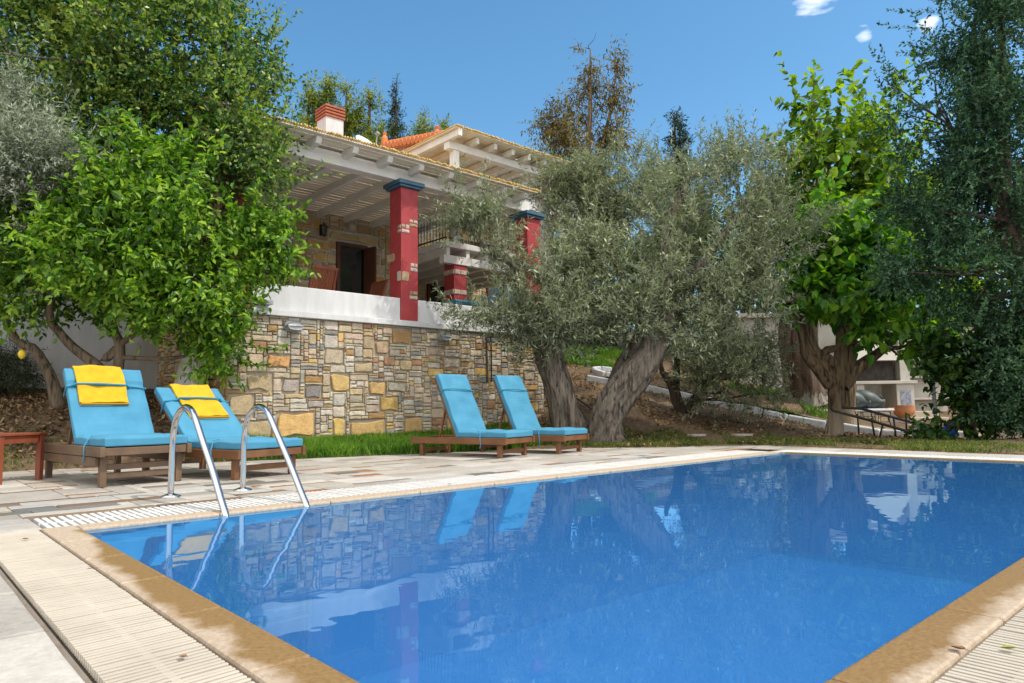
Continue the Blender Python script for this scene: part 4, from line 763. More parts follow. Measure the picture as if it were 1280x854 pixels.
def lounger(label, loc, rz, Wd, H, Ln, yh, bl, ang, mtl, th=.1, seed=1, under=False):
    t = thing('sun_lounger', label, 'sun lounger', loc, rz, 'wooden sun loungers with turquoise cushions')
    hw = Wd/2
    for s in (-1, 1):
        mb = MB(); mb.box(s*hw-.025, s*hw+.025, -.14, Ln, H-.1, H); mb.build('side_rail', mtl, t, bevel=.006)
        if under:
            mb = MB(); mb.box(s*hw-.02, s*hw+.02, .02, Ln-.12, H-.2, H-.108); mb.build('side_rail', mtl, t, bevel=.006)
    for y in (.02, Ln-.2):
        for s in (-1, 1):
            mb = MB(); mb.prism([(s*(hw-.055)-.032,y-.035),(s*(hw-.055)+.032,y-.035),(s*(hw-.055)+.032,y+.035),(s*(hw-.055)-.032,y+.035)], 0, H-.101 if not under else H-.02)
            mb.build('leg', mtl, t, bevel=.006)
    for y0_, y1_ in ((-.12,-.085),(Ln-.06,Ln-.02)):
        mb = MB(); mb.box(-hw+.026, hw-.026, y0_, y1_, H-.09, H-.01); mb.build('end_rail', mtl, t, bevel=.005)
    for y0_, zz in ((0,H-.24),(Ln-.22,H-.24))+(((.005,H-.33),) if under else ()):
        mb = MB(); mb.box(-hw+.09, hw-.09, y0_, y0_+.035, zz, zz+.06); mb.build('stretcher', mtl, t, bevel=.005)
    mb = MB(); y = -.07
    while y < yh-.02: mb.box(-hw+.027, hw-.027, y, y+.055, H-.034, H-.012); y += .075
    mb.build('seat_slats', mtl, t, bevel=.003)
    B = Matrix.Translation((0, yh, H-.015)) @ Matrix.Rotation(ang, 4, 'X')
    mb = MB(B)
    for s in (-1, 1): mb.box(s*(hw-.06)-.022, s*(hw-.06)+.022, 0, bl+.02, -.04, .0)
    y = .04
    while y < bl: mb.box(-hw+.083, hw-.083, y, y+.055, -.03, -.004); y += .085
    mb.build('backrest_frame', mtl, t, bevel=.004)
    e = B @ Vector((0, bl*.55, -.04))
    for s in (-1, 1):
        mb = MB(); mb.bar((s*(hw-.1), e.y, e.z), (s*(hw-.1), e.y+.16, H-.07), .035, .03); mb.build('backrest_prop', mtl, t, bevel=.003)
    cw = Wd-.03
    mt_ = cushion('mattress', cw, -.13, yh+.02, th, Matrix.Translation((0,0,H+.002)), t, seed)
    bc = cushion('backrest_cushion', cw, -.0, bl+.04, th, B @ Matrix.Translation((0,.03,.004)), t, seed+5, seam=.76, sag=.004)
    # tapes: one round the backrest, one knotted to the rail
    z_ = th+.012; ys = bl*.77
    mb = MB(B); mb.tube([(-hw+.012,ys-.02,-.05),(-hw+.008,ys,.03),(-hw+.012,ys+.012,z_*.9),(-hw*.5,ys+.018,z_+.012),(0,ys+.012,z_+.012),(hw*.5,ys+.004,z_+.012),(hw-.012,ys-.008,z_*.9),(hw-.008,ys-.01,.03),(hw-.012,ys-.02,-.05)], .009, 6)
    mb.build('tape', M_cord, t)
    mb = MB(); s = -1
    mb.tube([(s*hw*.55,yh*.62,H+th*.99),(s*(hw-.05),yh*.5,H+th*.98),(s*(hw-.0),yh*.42,H+th*.55),(s*(hw+.032),yh*.4,H),(s*(hw+.034),yh*.38,H-.1),(s*(hw+.036),yh*.4,H-.16)], .007, 6); mb.build('tie', M_fabric, t)
    return t, B, cw
A1 = R(58)
l1, B1, w1 = lounger('dark teak lounger with yellow towel beside the side table, nearest the camera', (1.08,2.78,0), R(6), .86, .41, 2.0, .8, .93, R(57), M_teak, .1, 3, True)
l2, B2, w2 = lounger('low reclined lounger with yellow towel right behind the pool ladder', (2.3,2.5,0), R(15), .88, .33, 1.98, .86, .95, R(42), M_teak2, .1, 9)
l3, B3, w3 = lounger('bare cushioned lounger in front of the stone wall, left of the far pair', (6.25,2.62,0), R(14), .78, .3, 1.75, .82, 1.02, R(66), M_teak2, .1, 14)
l4, B4, w4 = lounger('bare cushioned lounger beside the gnarled olive trunk, right of the far pair', (7.42,2.52,0), R(13), .78, .3, 1.75, .84, 1.02, R(66), M_teak2, .1, 22)
def towel(label, t, B, x0, x1, bl, low, th, seed):
    """folded in half and hung over the top edge of the backrest"""
    o = thing('towel', label, 'towel', t.location[:], t.rotation_euler[2], 'folded yellow towels')
    r_ = np.random.default_rng(seed); ph = r_.uniform(0,6,4); z0 = th+.006; top = bl+.075
    prof = [(top-.3,-.052),(top-.1,-.055),(top-.02,-.05),(top+.012,-.01),(top+.018,.03),(top+.006,z0-.004)]
    y = top-.03
    while y > low: prof.append((y, z0+.004)); y -= .035
    nu = 18; mb = MB(B); V = []; F2 = []; k = len(prof)
    for side in (0, 1):
        for j, (y, z) in enumerate(prof):
            s = j/(k-1)
            for i in range(nu+1):
                u = i/nu; x = x0+(x1-x0)*u+.015*s+.006*math.sin(5*s+ph[0])
                wv = .009*math.sin(7*u+6*s+ph[1])+.007*math.sin(13*u-9*s+ph[2])+.004*math.sin(23*s+4*u)
                off = (.0 if side == 0 else .024)
                if j < 4: V.append((x, y+(off if j >= 3 else 0), z-(off if j < 3 else 0)+wv*.4)) if side else V.append((x, y, z+wv*.4))
                else: V.append((x, y+.01*(j > 6)*math.sin(3*u+ph[3])*s, z+wv+off))
    n0 = k*(nu+1); I = lambda s, j, i: s*n0+j*(nu+1)+i
    for j in range(k-1):
        for i in range(nu):
            F2 += [(I(1,j,i),I(1,j,i+1),I(1,j+1,i+1),I(1,j+1,i))[::-1], (I(0,j,i),I(0,j+1,i),I(0,j+1,i+1),I(0,j,i+1))[::-1]]
    for j in range(k-1):
        F2 += [(I(0,j,0),I(1,j,0),I(1,j+1,0),I(0,j+1,0))[::-1], (I(0,j,nu),I(0,j+1,nu),I(1,j+1,nu),I(1,j,nu))[::-1]]
    for i in range(nu):
        F2 += [(I(0,0,i),I(0,0,i+1),I(1,0,i+1),I(1,0,i)), (I(0,k-1,i),I(1,k-1,i),I(1,k-1,i+1),I(0,k-1,i+1))]
    mb.add(V, F2); mb.build('towel_cloth', M_towel, o, bevel=.006, smooth=True)
    mb = MB(B); yb = low+.012
    mb.box(x0+.015, x1+.015, yb-.01, yb, z0+.004, z0+.036); mb.build('folded_hem', mat('orange towel fold', (.6,.27,.01), (.7,.33,.015), 10, .95, 220, .9, .008), o, bevel=.004)
    mb = MB(B); ys = bl*.77; mb.tube([(x0-.04,ys+.012,th+.012),(x0+.0,ys+.016,th+.05),((x0+x1)/2,ys+.012,th+.055),(x1+.02,ys+.002,th+.05),(x1+.06,ys-.006,th+.012)], .012, 8)
    return o, mb
o1, m1 = towel('yellow folded towel on the backrest of the lounger nearest the side table', l1, B1, -.34, .17, .93, .46, .1, 4); m1.build('tape', M_cord, l1)
o2, m2_ = towel('yellow folded towel on the lower reclined lounger behind the ladder', l2, B2, -.26, .26, .95, .40, .1, 8); m2_.build('tape', M_cord, l2)
# side table
t = thing('side_table', 'low red brown wooden side table at the left edge beside a lounger', 'table', (0,0,0))
mb = MB(); P4 = [(.44,4.3),(-.02,3.9),(-.5,4.45),(-.04,4.85)]
cx, cy = .0, 4.4; an = math.atan2(.4,.46); T_ = Matrix.Translation((-.03,4.37,0)) @ Matrix.Rotation(an, 4, 'Z')
mb = MB(T_)
for i_ in range(5): y = -.36+.145*i_; mb.box(-.32, .32, y, y+.138, .515, .54)
mb.build('tabletop', M_redwood, t, True, bevel=.004)
for sx in (-1,1):
    for sy in (-1,1):
        mb = MB(T_); mb.box(sx*.28-.03, sx*.28+.03, sy*.32-.03, sy*.32+.03, 0, .513); mb.build('leg', M_redwood, t, True, bevel=.005)
mb = MB(T_)
for s in (-1,1): mb.box(-.25, .25, s*.32-.014, s*.32+.014, .43, .512); mb.box(s*.28-.014, s*.28+.014, -.29, .29, .43, .512)
mb.build('apron', M_redwood, t, True, bevel=.004)

# ---------------------------------------------------------------- terrace furniture and fittings
def slat_chair(label, loc, rz, group):
    t = thing('wooden_chair', label, 'chair', loc, rz, group)
    for s in (-1,1):
        mb = MB(); mb.bar((s*.26,-.22,0),(s*.26,-.2,.62),.04,.04,(0,1,0)); mb.build('leg', M_redwood, t, bevel=.004)
        mb = MB(); mb.bar((s*.26,.22,0),(s*.26,.2,.42),.04,.045,(0,1,0)); mb.bar((s*.26,.2,.42),(s*.27,.4,1.1),.04,.045,(0,1,0)); mb.build('leg', M_redwood, t, bevel=.004)
        mb = MB(); mb.box(s*.27-.03, s*.27+.03, -.25, .27, .62, .645); mb.build('armrest', M_redwood, t, bevel=.004)
    mb = MB(); 
    for i_ in range(7): mb.box(-.238, .238, -.22+.062*i_, -.17+.062*i_, .42, .44)
    mb.build('seat', M_redwood, t, bevel=.003)
    mb = MB(); mb.bar((-.29,.41,1.1),(.29,.41,1.1),.03,.06); mb.bar((-.24,.235,.52),(.24,.235,.52),.03,.05)
    for i_ in range(8): x = -.205+.0586*i_; mb.bar((x,.237,.54),(x,.405,1.075),.045,.014,(0,1,.3))
    mb.build('backrest', M_redwood, t, bevel=.003)
    return t
G = 'slatted wooden chairs on the terrace'
slat_chair('slatted wooden chair on the terrace half hidden by lemon leaves', (4.45,7.75,2.44), R(172), G)
slat_chair('slatted wooden chair with high upright back right in front of the parapet middle', (5.3,7.45,2.44), R(186), G)
ch = slat_chair('wooden chair holding a purple cushion beside the terrace door', (6.62,7.75,2.44), R(272), G)
t = thing('cushion', 'purple patterned cushion on the wooden chair by the door', 'cushion', (6.5,7.72,2.98)); mb = MB(Matrix.Rotation(R(-25),4,'Y'))
mb.lathe([(.001,-.06),(.12,-.055),(.2,-.02),(.215,0),(.2,.02),(.12,.055),(.001,.06)], (0,0,0), 18); mb.build('cushion_cover', mat('purple print', (.2,.09,.17), (.5,.36,.45), 14, .9), t, smooth=True)
t = thing('terrace_table', 'wooden table on the terrace between the slatted chairs', 'table', (5.55,8.2,2.44))
mb = MB(); [mb.box(-.7, .7, -.4+.101*i_, -.305+.101*i_, .72, .745) for i_ in range(8)]; mb.build('tabletop', M_redwood, t, bevel=.003)
for sx in (-1,1):
    for sy in (-1,1): mb = MB(); mb.box(sx*.6-.035, sx*.6+.035, sy*.32-.035, sy*.32+.035, 0, .718); mb.build('leg', M_redwood, t, bevel=.004)
M_bplast = mat('blue painted wood', (.015,.2,.36), (.03,.27,.45), 6, .5)
t = thing('blue_chair', 'bright blue painted chair behind the parapet near the olive branches', 'chair', (9.55,7.4,2.44), R(200))
for s in (-1,1):
    mb = MB(); mb.box(s*.2-.02, s*.2+.02, -.22, -.18, 0, .45); mb.build('leg', M_bplast, t, bevel=.004)
    mb = MB(); mb.box(s*.2-.025, s*.2+.025, .18, .22, 0, .98); mb.build('leg', M_bplast, t, bevel=.004)
mb = MB(); mb.box(-.23,.23,-.23,.23,.451,.48); mb.build('seat', M_bplast, t, bevel=.005)
mb = MB(); [mb.box(-.174,.174,.19,.21,z,z+.1) for z in (.58,.73,.87)]; mb.build('backrest', M_bplast, t, bevel=.005)
t = thing('blue_table', 'blue painted table top just above the parapet under the banded column', 'table', (8.95,7.25,2.44))
mb = MB(); mb.box(-.5,.5,-.35,.35,.72,.755); mb.build('tabletop', M_bplast, t, bevel=.006)
for sx in (-1,1):
    for sy in (-1,1): mb = MB(); mb.box(sx*.43-.03, sx*.43+.03, sy*.29-.03, sy*.29+.03, 0, .719); mb.build('leg', M_bplast, t, bevel=.004)
M_frost = mat('frosted glass', (.36,.37,.37), (.44,.45,.45), 5, .25)
def bulkhead(label, x, z, g):
    t = thing('bulkhead_lamp', label, 'lamp', (x,5.985,z), 0, g)
    def oval(sx, sz, y0, y1, r): 
        V = []; n = 24; prof = [(0.86,y0),(1,y0-r),(1,y1+r),(.86,y1)]
        for k_, y in prof:
            for j in range(n): a = 2*math.pi*j/n; V.append((sx*k_*math.copysign(abs(math.cos(a))**.75, math.cos(a)), y, sz*k_*math.copysign(abs(math.sin(a))**.75, math.sin(a))))
        return V, [(i*n+j,(i+1)*n+j,(i+1)*n+(j+1)%n,i*n+(j+1)%n) for i in range(3) for j in range(n)]+[tuple(range(3*n,4*n)), tuple(range(n-1,-1,-1))]
    mb = MB(); V, f_ = oval(.165,.1,.02,-.05,-.01); mb.add(V, f_); mb.build('housing', M_grey, t, smooth=False)
    mb = MB(); V, f_ = oval(.135,.072,-.05,-.115,-.02); mb.add(V, f_); mb.build('lens', M_frost, t)
    mb = MB(); mb.tube([(-.15,-.055,0),(-.135,-.12,0),(0,-.135,0),(.135,-.12,0),(.15,-.055,0)], .012, 7); mb.build('guard_bar', M_grey, t)
bulkhead('grey oval bulkhead lamp on the stone wall near the lemon tree', 4.2, 2.2, 'bulkhead lamps under the terrace ledge')
bulkhead('grey oval bulkhead lamp on the stone wall above the far pair of loungers', 7.42, 2.2, 'bulkhead lamps under the terrace ledge')
for x, lb in ((8.57,'thin black conduit running down the stone wall, left of two'), (8.7,'thin black conduit running down the stone wall, right of two')):
    mb = MB(); mb.tube([(x,5.97,1.3),(x,5.965,1.8),(x,5.97,2.358)], .014, 7); tag(mb.build('conduit', M_iron), lb, 'pipe', 'black conduits on the stone wall')
mb = MB(); mb.box(3.58,3.78,5.82,5.998,2.52,2.6); tag(mb.build('water_spout', M_grey, bevel=.006), 'short grey water spout poking out of the white parapet', 'spout')
t = thing('wall_lantern', 'small black wall lantern on the house wall left of the door', 'lantern', (6.73,9.96,5.1))
mb = MB(); mb.box(-.04,.04,-.03,.03,-.12,.14); mb.tube([(0,-.03,.1),(0,-.12,.17),(0,-.16,.12)], .012, 6); mb.build('bracket', M_iron, t)
mb = MB(); mb.lathe([(.045,-.14),(.085,.06),(.02,.06)], (0,-.16,0), 6); mb.build('glass', M_glass, t)
mb = MB(); mb.lathe([(.1,.055),(.02,.13),(.008,.16)], (0,-.16,0), 6); mb.lathe([(.02,-.18),(.05,-.15),(.05,-.138)], (0,-.16,0), 6); mb.build('cap', M_iron, t)
t = thing('sun_ornament', 'round pale sun ornament hanging on the house wall above the door', 'ornament', (7.58,9.985,5.33))
mb = MB(); mb.lathe([(.001,.035),(.06,.03),(.1,.01),(.1,0)], (0,0,0), 16, (0,-1,0)); mb.build('face', mat('pale plaster', (.5,.42,.32), (.62,.55,.44), 8, .8), t)
mb = MB()
for i_ in range(12):
    a = i_*math.pi/6; c_, s_ = math.cos(a), math.sin(a)
    mb.add([(c_*.095-s_*.026,-.004,s_*.095+c_*.026),(c_*.095+s_*.026,-.004,s_*.095-c_*.026),(c_*.17,-.004,s_*.17),(c_*.095-s_*.026,-.018,s_*.095+c_*.026),(c_*.095+s_*.026,-.018,s_*.095-c_*.026),(c_*.17,-.018,s_*.17)], [(3,4,5),(0,2,1),(0,1,4,3),(1,2,5,4),(2,0,3,5)])
mb.build('rays', M_frost, t)
t = thing('satellite_dish', 'white satellite dish on the roof beside the chimney', 'dish', (8.85,11.5,7.0))
ax = Vector((.2,-.75,.62)).normalized()
mb = MB(); mb.lathe([(.001,0),(.2,.02),(.33,.06),(.43,.11),(.43,.125),(.33,.08),(.2,.04),(.001,.02)], (0,0,1.12), 28, ax); mb.build('dish_bowl', mat('pale grey dish', (.62,.64,.66), None, rough=.5), t, smooth=True)
mb = MB(); mb.tube([(0,0,-.6),(0,0.02,1.2)], .03, 8); mb.build('mast', M_grey, t)
mb = MB(); p = Vector((0,0,1.12))+ax*.55; q = Vector((0,0,1.12))+ax.cross(Vector((1,0,0))).normalized()*-.5+ax*.14; mb.tube([q, p], .014, 6); mb.lathe([(.001,-.05),(.06,-.04),(.06,.05),(.001,.06)], p, 12, ax); mb.build('feed_arm', M_grey, t)

# ---------------------------------------------------------------- trees and shrubs
B_olive = bark_mat('olive bark', (.06,.048,.038), (.33,.28,.23), 6)
B_olive2 = bark_mat('olive bark whitewashed', (.09,.07,.055), (.3,.26,.22), 5, (5.9,(.55,.54,.52),.5))
B_lemon = bark_mat('lemon bark', (.12,.085,.055), (.26,.2,.14), 5)
B_carob = bark_mat('carob bark whitewashed', (.08,.06,.045), (.2,.16,.12), 5, (2.0,(.62,.61,.6),.3))
B_mulb = bark_mat('mulberry bark', (.1,.065,.035), (.25,.18,.105), 5, (.62,(.34,.28,.2),.5))
B_palm = bark_mat('rough streaked bark', (.07,.045,.03), (.2,.14,.1), 3.2, (.9,(.3,.28,.25),2.4))
B_dark = bark_mat('dark bark', (.05,.035,.025), (.13,.095,.07), 5)
Lf_olive = leaf_mat('olive leaves', (.035,.055,.028), (.15,.19,.1), (.43,.46,.3), .28, .42, .8, (1.2,1.3,.7), .45, (.27,.3,.21))
Lf_oliveg = leaf_mat('silver olive leaves', (.12,.15,.11), (.3,.35,.27), (.5,.54,.46), .3, .5, .8, (1.1,1.2,.8), .35)
Lf_carob = leaf_mat('carob leaves', (.02,.06,.022), (.08,.185,.05), (.32,.4,.08), .36, .38, .7, (1.5,1.6,.6), .5)
Lf_lemon = leaf_mat('lemon leaves', (.04,.11,.012), (.12,.275,.025), (.33,.49,.06), .42, .36, 1.0, (1.4,1.5,.5), .5)
Lf_euca = leaf_mat('eucalyptus leaves', (.045,.045,.015), (.15,.115,.03), (.3,.22,.06), .3, .5, .5)
Lf_pine = leaf_mat('pine needles', (.035,.065,.014), (.14,.2,.025), (.34,.36,.05), .4, .6, .35)
Lf_cyp = leaf_mat('cypress sprays', (.008,.022,.01), (.022,.045,.014), (.06,.085,.022), .15, .6, .6)
Lf_mulb = leaf_mat('mulberry leaves', (.03,.11,.016), (.1,.28,.03), (.24,.42,.045), .45, .38, .7, (1.7,1.7,.4), .5)
Lf_mulb2 = leaf_mat('young mulberry leaves', (.05,.11,.015), (.14,.26,.03), (.28,.4,.05), .5, .4, .7, (1.45,1.5,.4), .4)
Lf_con = leaf_mat('blue green conifer sprays', (.018,.055,.03), (.05,.12,.066), (.11,.2,.1), .28, .55, .9, (1.1,1.3,.7), .3)
Lf_bush = leaf_mat('bush leaves', (.015,.04,.01), (.05,.11,.02), (.14,.22,.035), .35, .5, .5)
Lf_vine = leaf_mat('vine leaves', (.008,.03,.008), (.025,.075,.014), (.09,.16,.025), .35, .42, .8, (1.6,1.6,.5), .4)
P_, O_ = LIMBS, LOBES
olive_kw = dict(shoots=260, slen=.6, per=12, tl=.42, up=.25, gap=.42, gfreq=1.0, shell=.42, out=.6, spread=.75, face=.8)
tree('carob_tree', 'tall dense dark green tree with whitewashed trunk filling the upper left corner', 'tree', (2.73,6.7,.62), [P_['carob'],P_['carob2']], O_['carob'], (86000,.078,.046,dict(shoots=420, slen=.8, per=9,tl=.3,up=.35,gap=.22,gfreq=1.1,shell=.36,shape='lance',spread=.75,face=.7)), B_carob, Lf_carob, 2, .05)
lt = tree('lemon_tree', 'bright green lemon tree with bare crooked stems spreading over the left loungers', 'tree', (1.4,7.0,.8), [P_['lemon1'],P_['lemon2'],P_['lemon3'],P_['lemon4']], O_['lemon'], (27000,.108,.052,dict(shoots=240, slen=.65, per=8,tl=.36,up=.3,gap=.26,gfreq=1.1,shell=.42,shape='fold',droop=-.15,face=.7)), B_lemon, Lf_lemon, 3, .05)
M_lem = mat('lemon peel', (.75,.5,.02), (.8,.58,.04), 20, .45, 160, .2, .003)
for x, y, z in ((.5,7.0,1.63),):
    mb = MB(); mb.lathe([(.001,-.075),(.012,-.068),(.035,-.05),(.05,-.015),(.05,.015),(.036,.048),(.012,.066),(.001,.07)], (x-1.4,y-7.0,z-.8), 14); mb.build('lemon', M_lem, lt, smooth=True)
tree('olive_tree', 'silvery olive tree cut off by the left edge in front of the dark tree', 'tree', (-.75,7.1,.55), [[(-.75,7.1,.4,.2),(-.7,7.05,1.5,.17),(-.45,6.95,2.8,.13),(-.1,6.6,4.2,.07)]], O_['olive_far'], (42000,.075,.016,olive_kw), B_olive, Lf_oliveg, 4, .1)
tree('olive_tree', 'old olive tree leaning left behind the far pair of loungers', 'tree', (9.25,4.2,.1), [P_['oliveL'],P_['oliveL2'],P_['oliveL3']], O_['oliveL'], (19500,.115,.025,olive_kw), B_olive, Lf_olive, 5, .2, .025, 1)
tree('olive_tree', 'old olive tree with thick S shaped gnarled trunk at the deck corner', 'tree', (9.57,3.5,0), [P_['oliveR'],P_['oliveR2'],P_['oliveR3'],P_['oliveR4']], O_['oliveR'], (33000,.115,.025,olive_kw), B_olive, Lf_olive, 6, .22, .02, 1)
tree('olive_tree', 'olive tree with white painted trunk standing behind the right end of the terrace', 'tree', (11.42,6.8,1.0), [[(11.5,6.8,.8,.25)]+P_['oliveB'],P_['oliveB2']], O_['oliveB'], (19000,.12,.027,olive_kw), B_olive2, Lf_olive, 7, .1)
tree('olive_sapling', 'small drooping olive with three thin leaning stems on the bank beside the path', 'tree', (13.2,4.25,.55), [P_['oliveS1'],P_['oliveS2'],P_['oliveS3']], O_['oliveS'], (6500,.11,.024,dict(olive_kw, up=-.1)), B_dark, Lf_olive, 8, .05)
tree('eucalyptus', 'tall thin brownish eucalyptus rising against the sky behind the olives', 'tree', (23.5,16.7,3.8), [P_['euca'],P_['euca2'],P_['euca3']], O_['euca'], (11500,.21,.055,dict(per=8,tl=.7,up=-.15,droop=-.6,gap=.52,gfreq=.8,shell=.5)), B_lemon, Lf_euca, 9, .03)
# the mulberry by the grass and a second one behind it
tree('mulberry_tree', 'short stout mulberry with branching pale trunk at the far end of the pool', 'tree', (14.95,1.39,0), [P_['mulb']]+P_['mulb_b'], O_['mulb'], (5200,.22,.15,dict(shoots=40, slen=1.0, per=6,tl=.55,up=.1,droop=-.45,gap=.25,gfreq=.8,shell=.45,shape='heart',spread=.7,face=.5)), B_mulb, Lf_mulb, 10, .07)
tree('mulberry_tree', 'taller mulberry with sunlit yellow green leaves against the sky', 'tree', (17.56,2.14,.3), [[(17.6,2.16,.1,.2)]+P_['mulbB'],P_['mulbB2']], O_['mulbB'], (2900,.21,.125,dict(shoots=70, slen=1.3, per=7,tl=.75,up=.35,droop=-.35,gap=.3,gfreq=.8,shell=.5,shape='heart',face=.5)), B_mulb, Lf_mulb2, 11, .05)
tree('conifer_tree', 'huge blue green conifer filling the upper right corner', 'tree', (14.46,-1.93,0), [P_['conifer'],P_['conifer2']], O_['conifer'], (78000,.08,.032,dict(shoots=420, slen=1.0, per=16,tl=.4,up=.1,droop=-.05,gap=.5,gfreq=1.1,shell=.42,out=.9,spread=.6,face=1.0)), B_dark, Lf_con, 12, .06, .03, 2)
t = tree('thick_trunked_tree', 'thick rough trunk with white streaks in front of the white outbuilding', 'tree', (19.2,4.03,.75), [P_['palm']], [(18.95,3.7,6.3,1.3,1.1),(19.6,3.0,5.6,1.1,.9),(18.4,4.4,5.8,1.0,.9)], (9000,.22,.06,dict(per=8,tl=.6,up=.1,gap=.4)), B_palm, Lf_cyp, 13, .16)
tree('vine_shrub', 'dense dark leafy shrub at the right edge below the conifer', 'shrub', (14.3,-1.4,0), [[(14.3,-1.4,-.05,.05),(14.4,-1.5,.8,.04),(14.5,-1.7,1.5,.02)]], O_['shrubR'], (7000,.13,.1,dict(per=6,tl=.4,up=.1,droop=-.3,gap=.3,shape='heart',shell=.5)), B_dark, Lf_vine, 14)
tree('needle_shrub', 'dark fine needled shrub against the white wall at the left edge', 'shrub', (.3,9.2,.95), [[(.3,9.25,.9,.05),(.3,9.25,1.5,.02)]], O_['darkshrub'], (9000,.1,.012,dict(per=12,tl=.35,up=.3,gap=.25)), B_dark, Lf_cyp, 15)
# pines and cypress on the hill behind the house
rng = np.random.default_rng(77)
def conic(c, hgt, rad, k, sharp=1.0):
    out = []; x, y, z = c
    for i_ in range(k):
        s = i_/(k-1); r_ = rad*(1-s)**sharp+.12*rad; a = rng.uniform(0,6.3)
        out.append((x+.35*r_*math.cos(a), y+.35*r_*math.sin(a), z+hgt*s, r_*rng.uniform(.75,1.1), hgt/k*.95))
    return out
PI_ = [('slim pine with yellow green crown rising directly behind the chimney',12.0,21.7,14.7,1.15),('pine with pointed crown just right of the chimney',12.55,21.2,15.2,1.0),('pine above the satellite dish with bright lower branches',13.2,20.6,14.7,1.05),('pine left of the thin dark cypress on the hill',13.95,19.95,14.6,1.1),('low pine above the orange roof ridge',15.75,18.5,13.3,.95),('lowest pine at the right end of the row behind the roof',16.5,17.9,13.0,.9)]
for i_, (lb, x, y, zt_, r_) in enumerate(PI_):
    zb = h1(x, y); c = conic((x,y,zt_-5.4), 5.2, r_*1.45, 9, .75)
    tree('pine_tree', lb, 'tree', (x,y,zb), [[(x,y,zb-.2,.22),(x,y,(zb+zt_)/2,.15),(x,y,zt_-.3,.03)]], c, (17000,.17,.04,dict(per=10,tl=.5,up=.4,gap=.38,gfreq=1.0,shell=.5)), B_dark, Lf_pine, 20+i_, .03, .03, 1, 'pines behind the house')
x, y = 14.8, 19.2; zb = h1(x, y)
tree('cypress_tree', 'thin dark pointed cypress among the pines behind the house', 'tree', (x,y,zb), [[(x,y,zb-.2,.18),(x,y,14.4,.03)]], conic((x,y,9),5.6,.6,9,.6), (8000,.13,.03,dict(per=10,tl=.35,up=.8,gap=.2,shell=.4)), B_dark, Lf_cyp, 30, .03, .03, 1)
x, y = 28.8, 14.6; zb = h1(x, y)
tree('cypress_tree', 'dark spiky cypress alone against the sky in the middle distance', 'tree', (x,y,zb), [[(x,y,zb-.2,.25),(x,y,15.9,.03)]], conic((x,y,9.5),6.4,1.15,9,.7), (11000,.2,.05,dict(per=10,tl=.5,up=.7,gap=.3,shell=.45)), B_dark, Lf_cyp, 31, .03, .03, 1)
# trees filling the background between the trunks
for i_, (k_, lb, mt_) in enumerate((('fillA','bushy green tree on the slope behind the olives', Lf_bush), ('fillB','tall leafy tree behind the white outbuilding', Lf_bush), ('fillC','bright leafy tree behind the barbecue at the far right', Lf_mulb2))):
    c = O_[k_][0]; zb = h1(c[0], c[1])
    tree('leafy_tree', lb, 'tree', (c[0],c[1],zb), [[(c[0],c[1],zb-.2,.25),(c[0],c[1],c[2]*.6+zb*.4,.2),(c[0]+.2,c[1],c[2],.1)]], O_[k_], (15000,.22,.1,dict(per=8,tl=.6,up=.2,gap=.3,gfreq=.7,shell=.45,shape='lance')), B_dark, mt_, 40+i_)

# ---------------------------------------------------------------- grass, mulch litter
Lf_grass = leaf_mat('grass', (.035,.1,.008), (.08,.22,.015), (.22,.36,.04), .35, .6, 1.2)
Lf_weed = leaf_mat('rough grass', (.03,.06,.01), (.075,.13,.02), (.24,.25,.06), .3, .65, 1.6)
def blades(name, pts, hgt, wd, rng, mt_, lean=.35):
    x, y = pts[:,0], pts[:,1]; z = hz(x, y)+.0; n_ = len(x); a = rng.uniform(0, 2*np.pi, n_); hh = hgt*rng.uniform(.45,1.25,n_)
    d = np.stack([np.cos(a), np.sin(a), np.zeros(n_)],1)*wd; q = rng.normal(0, lean, (n_,2))
    P = np.stack([x,y,z-.01],1); U = np.stack([q[:,0]*hh, q[:,1]*hh, hh],1)
    V = np.stack([P-d, P+d, P+U*.55+d*.7, P+U+np.stack([q[:,0],q[:,1],-.3*np.abs(q).sum(1)],1)*hh[:,None]*.5, P+U*.55-d*.7],1)
    b_ = np.arange(n_)[:,None]*5; F_q = np.concatenate([b_+np.array([0,1,2,4])],0)
    tri = b_+np.array([4,2,3,3]); F_q = np.concatenate([b_+np.array([0,1,2,4])]); me = bpy.data.meshes.new(name)
    fs = np.concatenate([b_+np.array([0,1,2,4])],1).tolist(); ts = (b_+np.array([4,2,3])).tolist()
    me.from_pydata(V.reshape(-1,3).tolist(), [], fs+ts); me.update()
    return tag(link(name, me, mt_), kind='stuff')
def scatter(n_, x0, x1, y0, y1, rng, cond, thr=None, fr=2.):
    x = rng.uniform(x0, x1, n_); y = rng.uniform(y0, y1, n_); k_ = cond(x, y) & ~in_deck(x, y, .0)
    if thr is not None: k_ &= (np.sin(fr*x+1.1)+np.sin(fr*1.3*y-.7)+np.sin(fr*.8*(x+y))+np.sin(fr*2.3*x-fr*1.9*y)+rng.normal(0,.6,n_)) > thr
    return np.stack([x,y],1)[k_]
rng = np.random.default_rng(9)
blades('lawn_grass', scatter(90000, 2.2, 9.2, 4.0, 6.05, rng, lambda x,y: (y < 5.98) & ((x > 3.0) | (y < 6.0)), -2.2), .19, .0065, rng, Lf_grass)
blades('weedy_grass', np.vstack([scatter(110000, 8.7, 16, -6, 4.2, rng, lambda x,y: ~in_deck(x,y,.02) & in_deck(x,y,2.2), -.5), scatter(26000, -4, 3, 5.5, 8, rng, lambda x,y: in_deck(x,y,1.0), .1), scatter(40000, 8.5, 16, -6, 4.2, rng, lambda x,y: in_deck(x,y,.6), -1.8)]), .1, .006, rng, Lf_weed, .6)
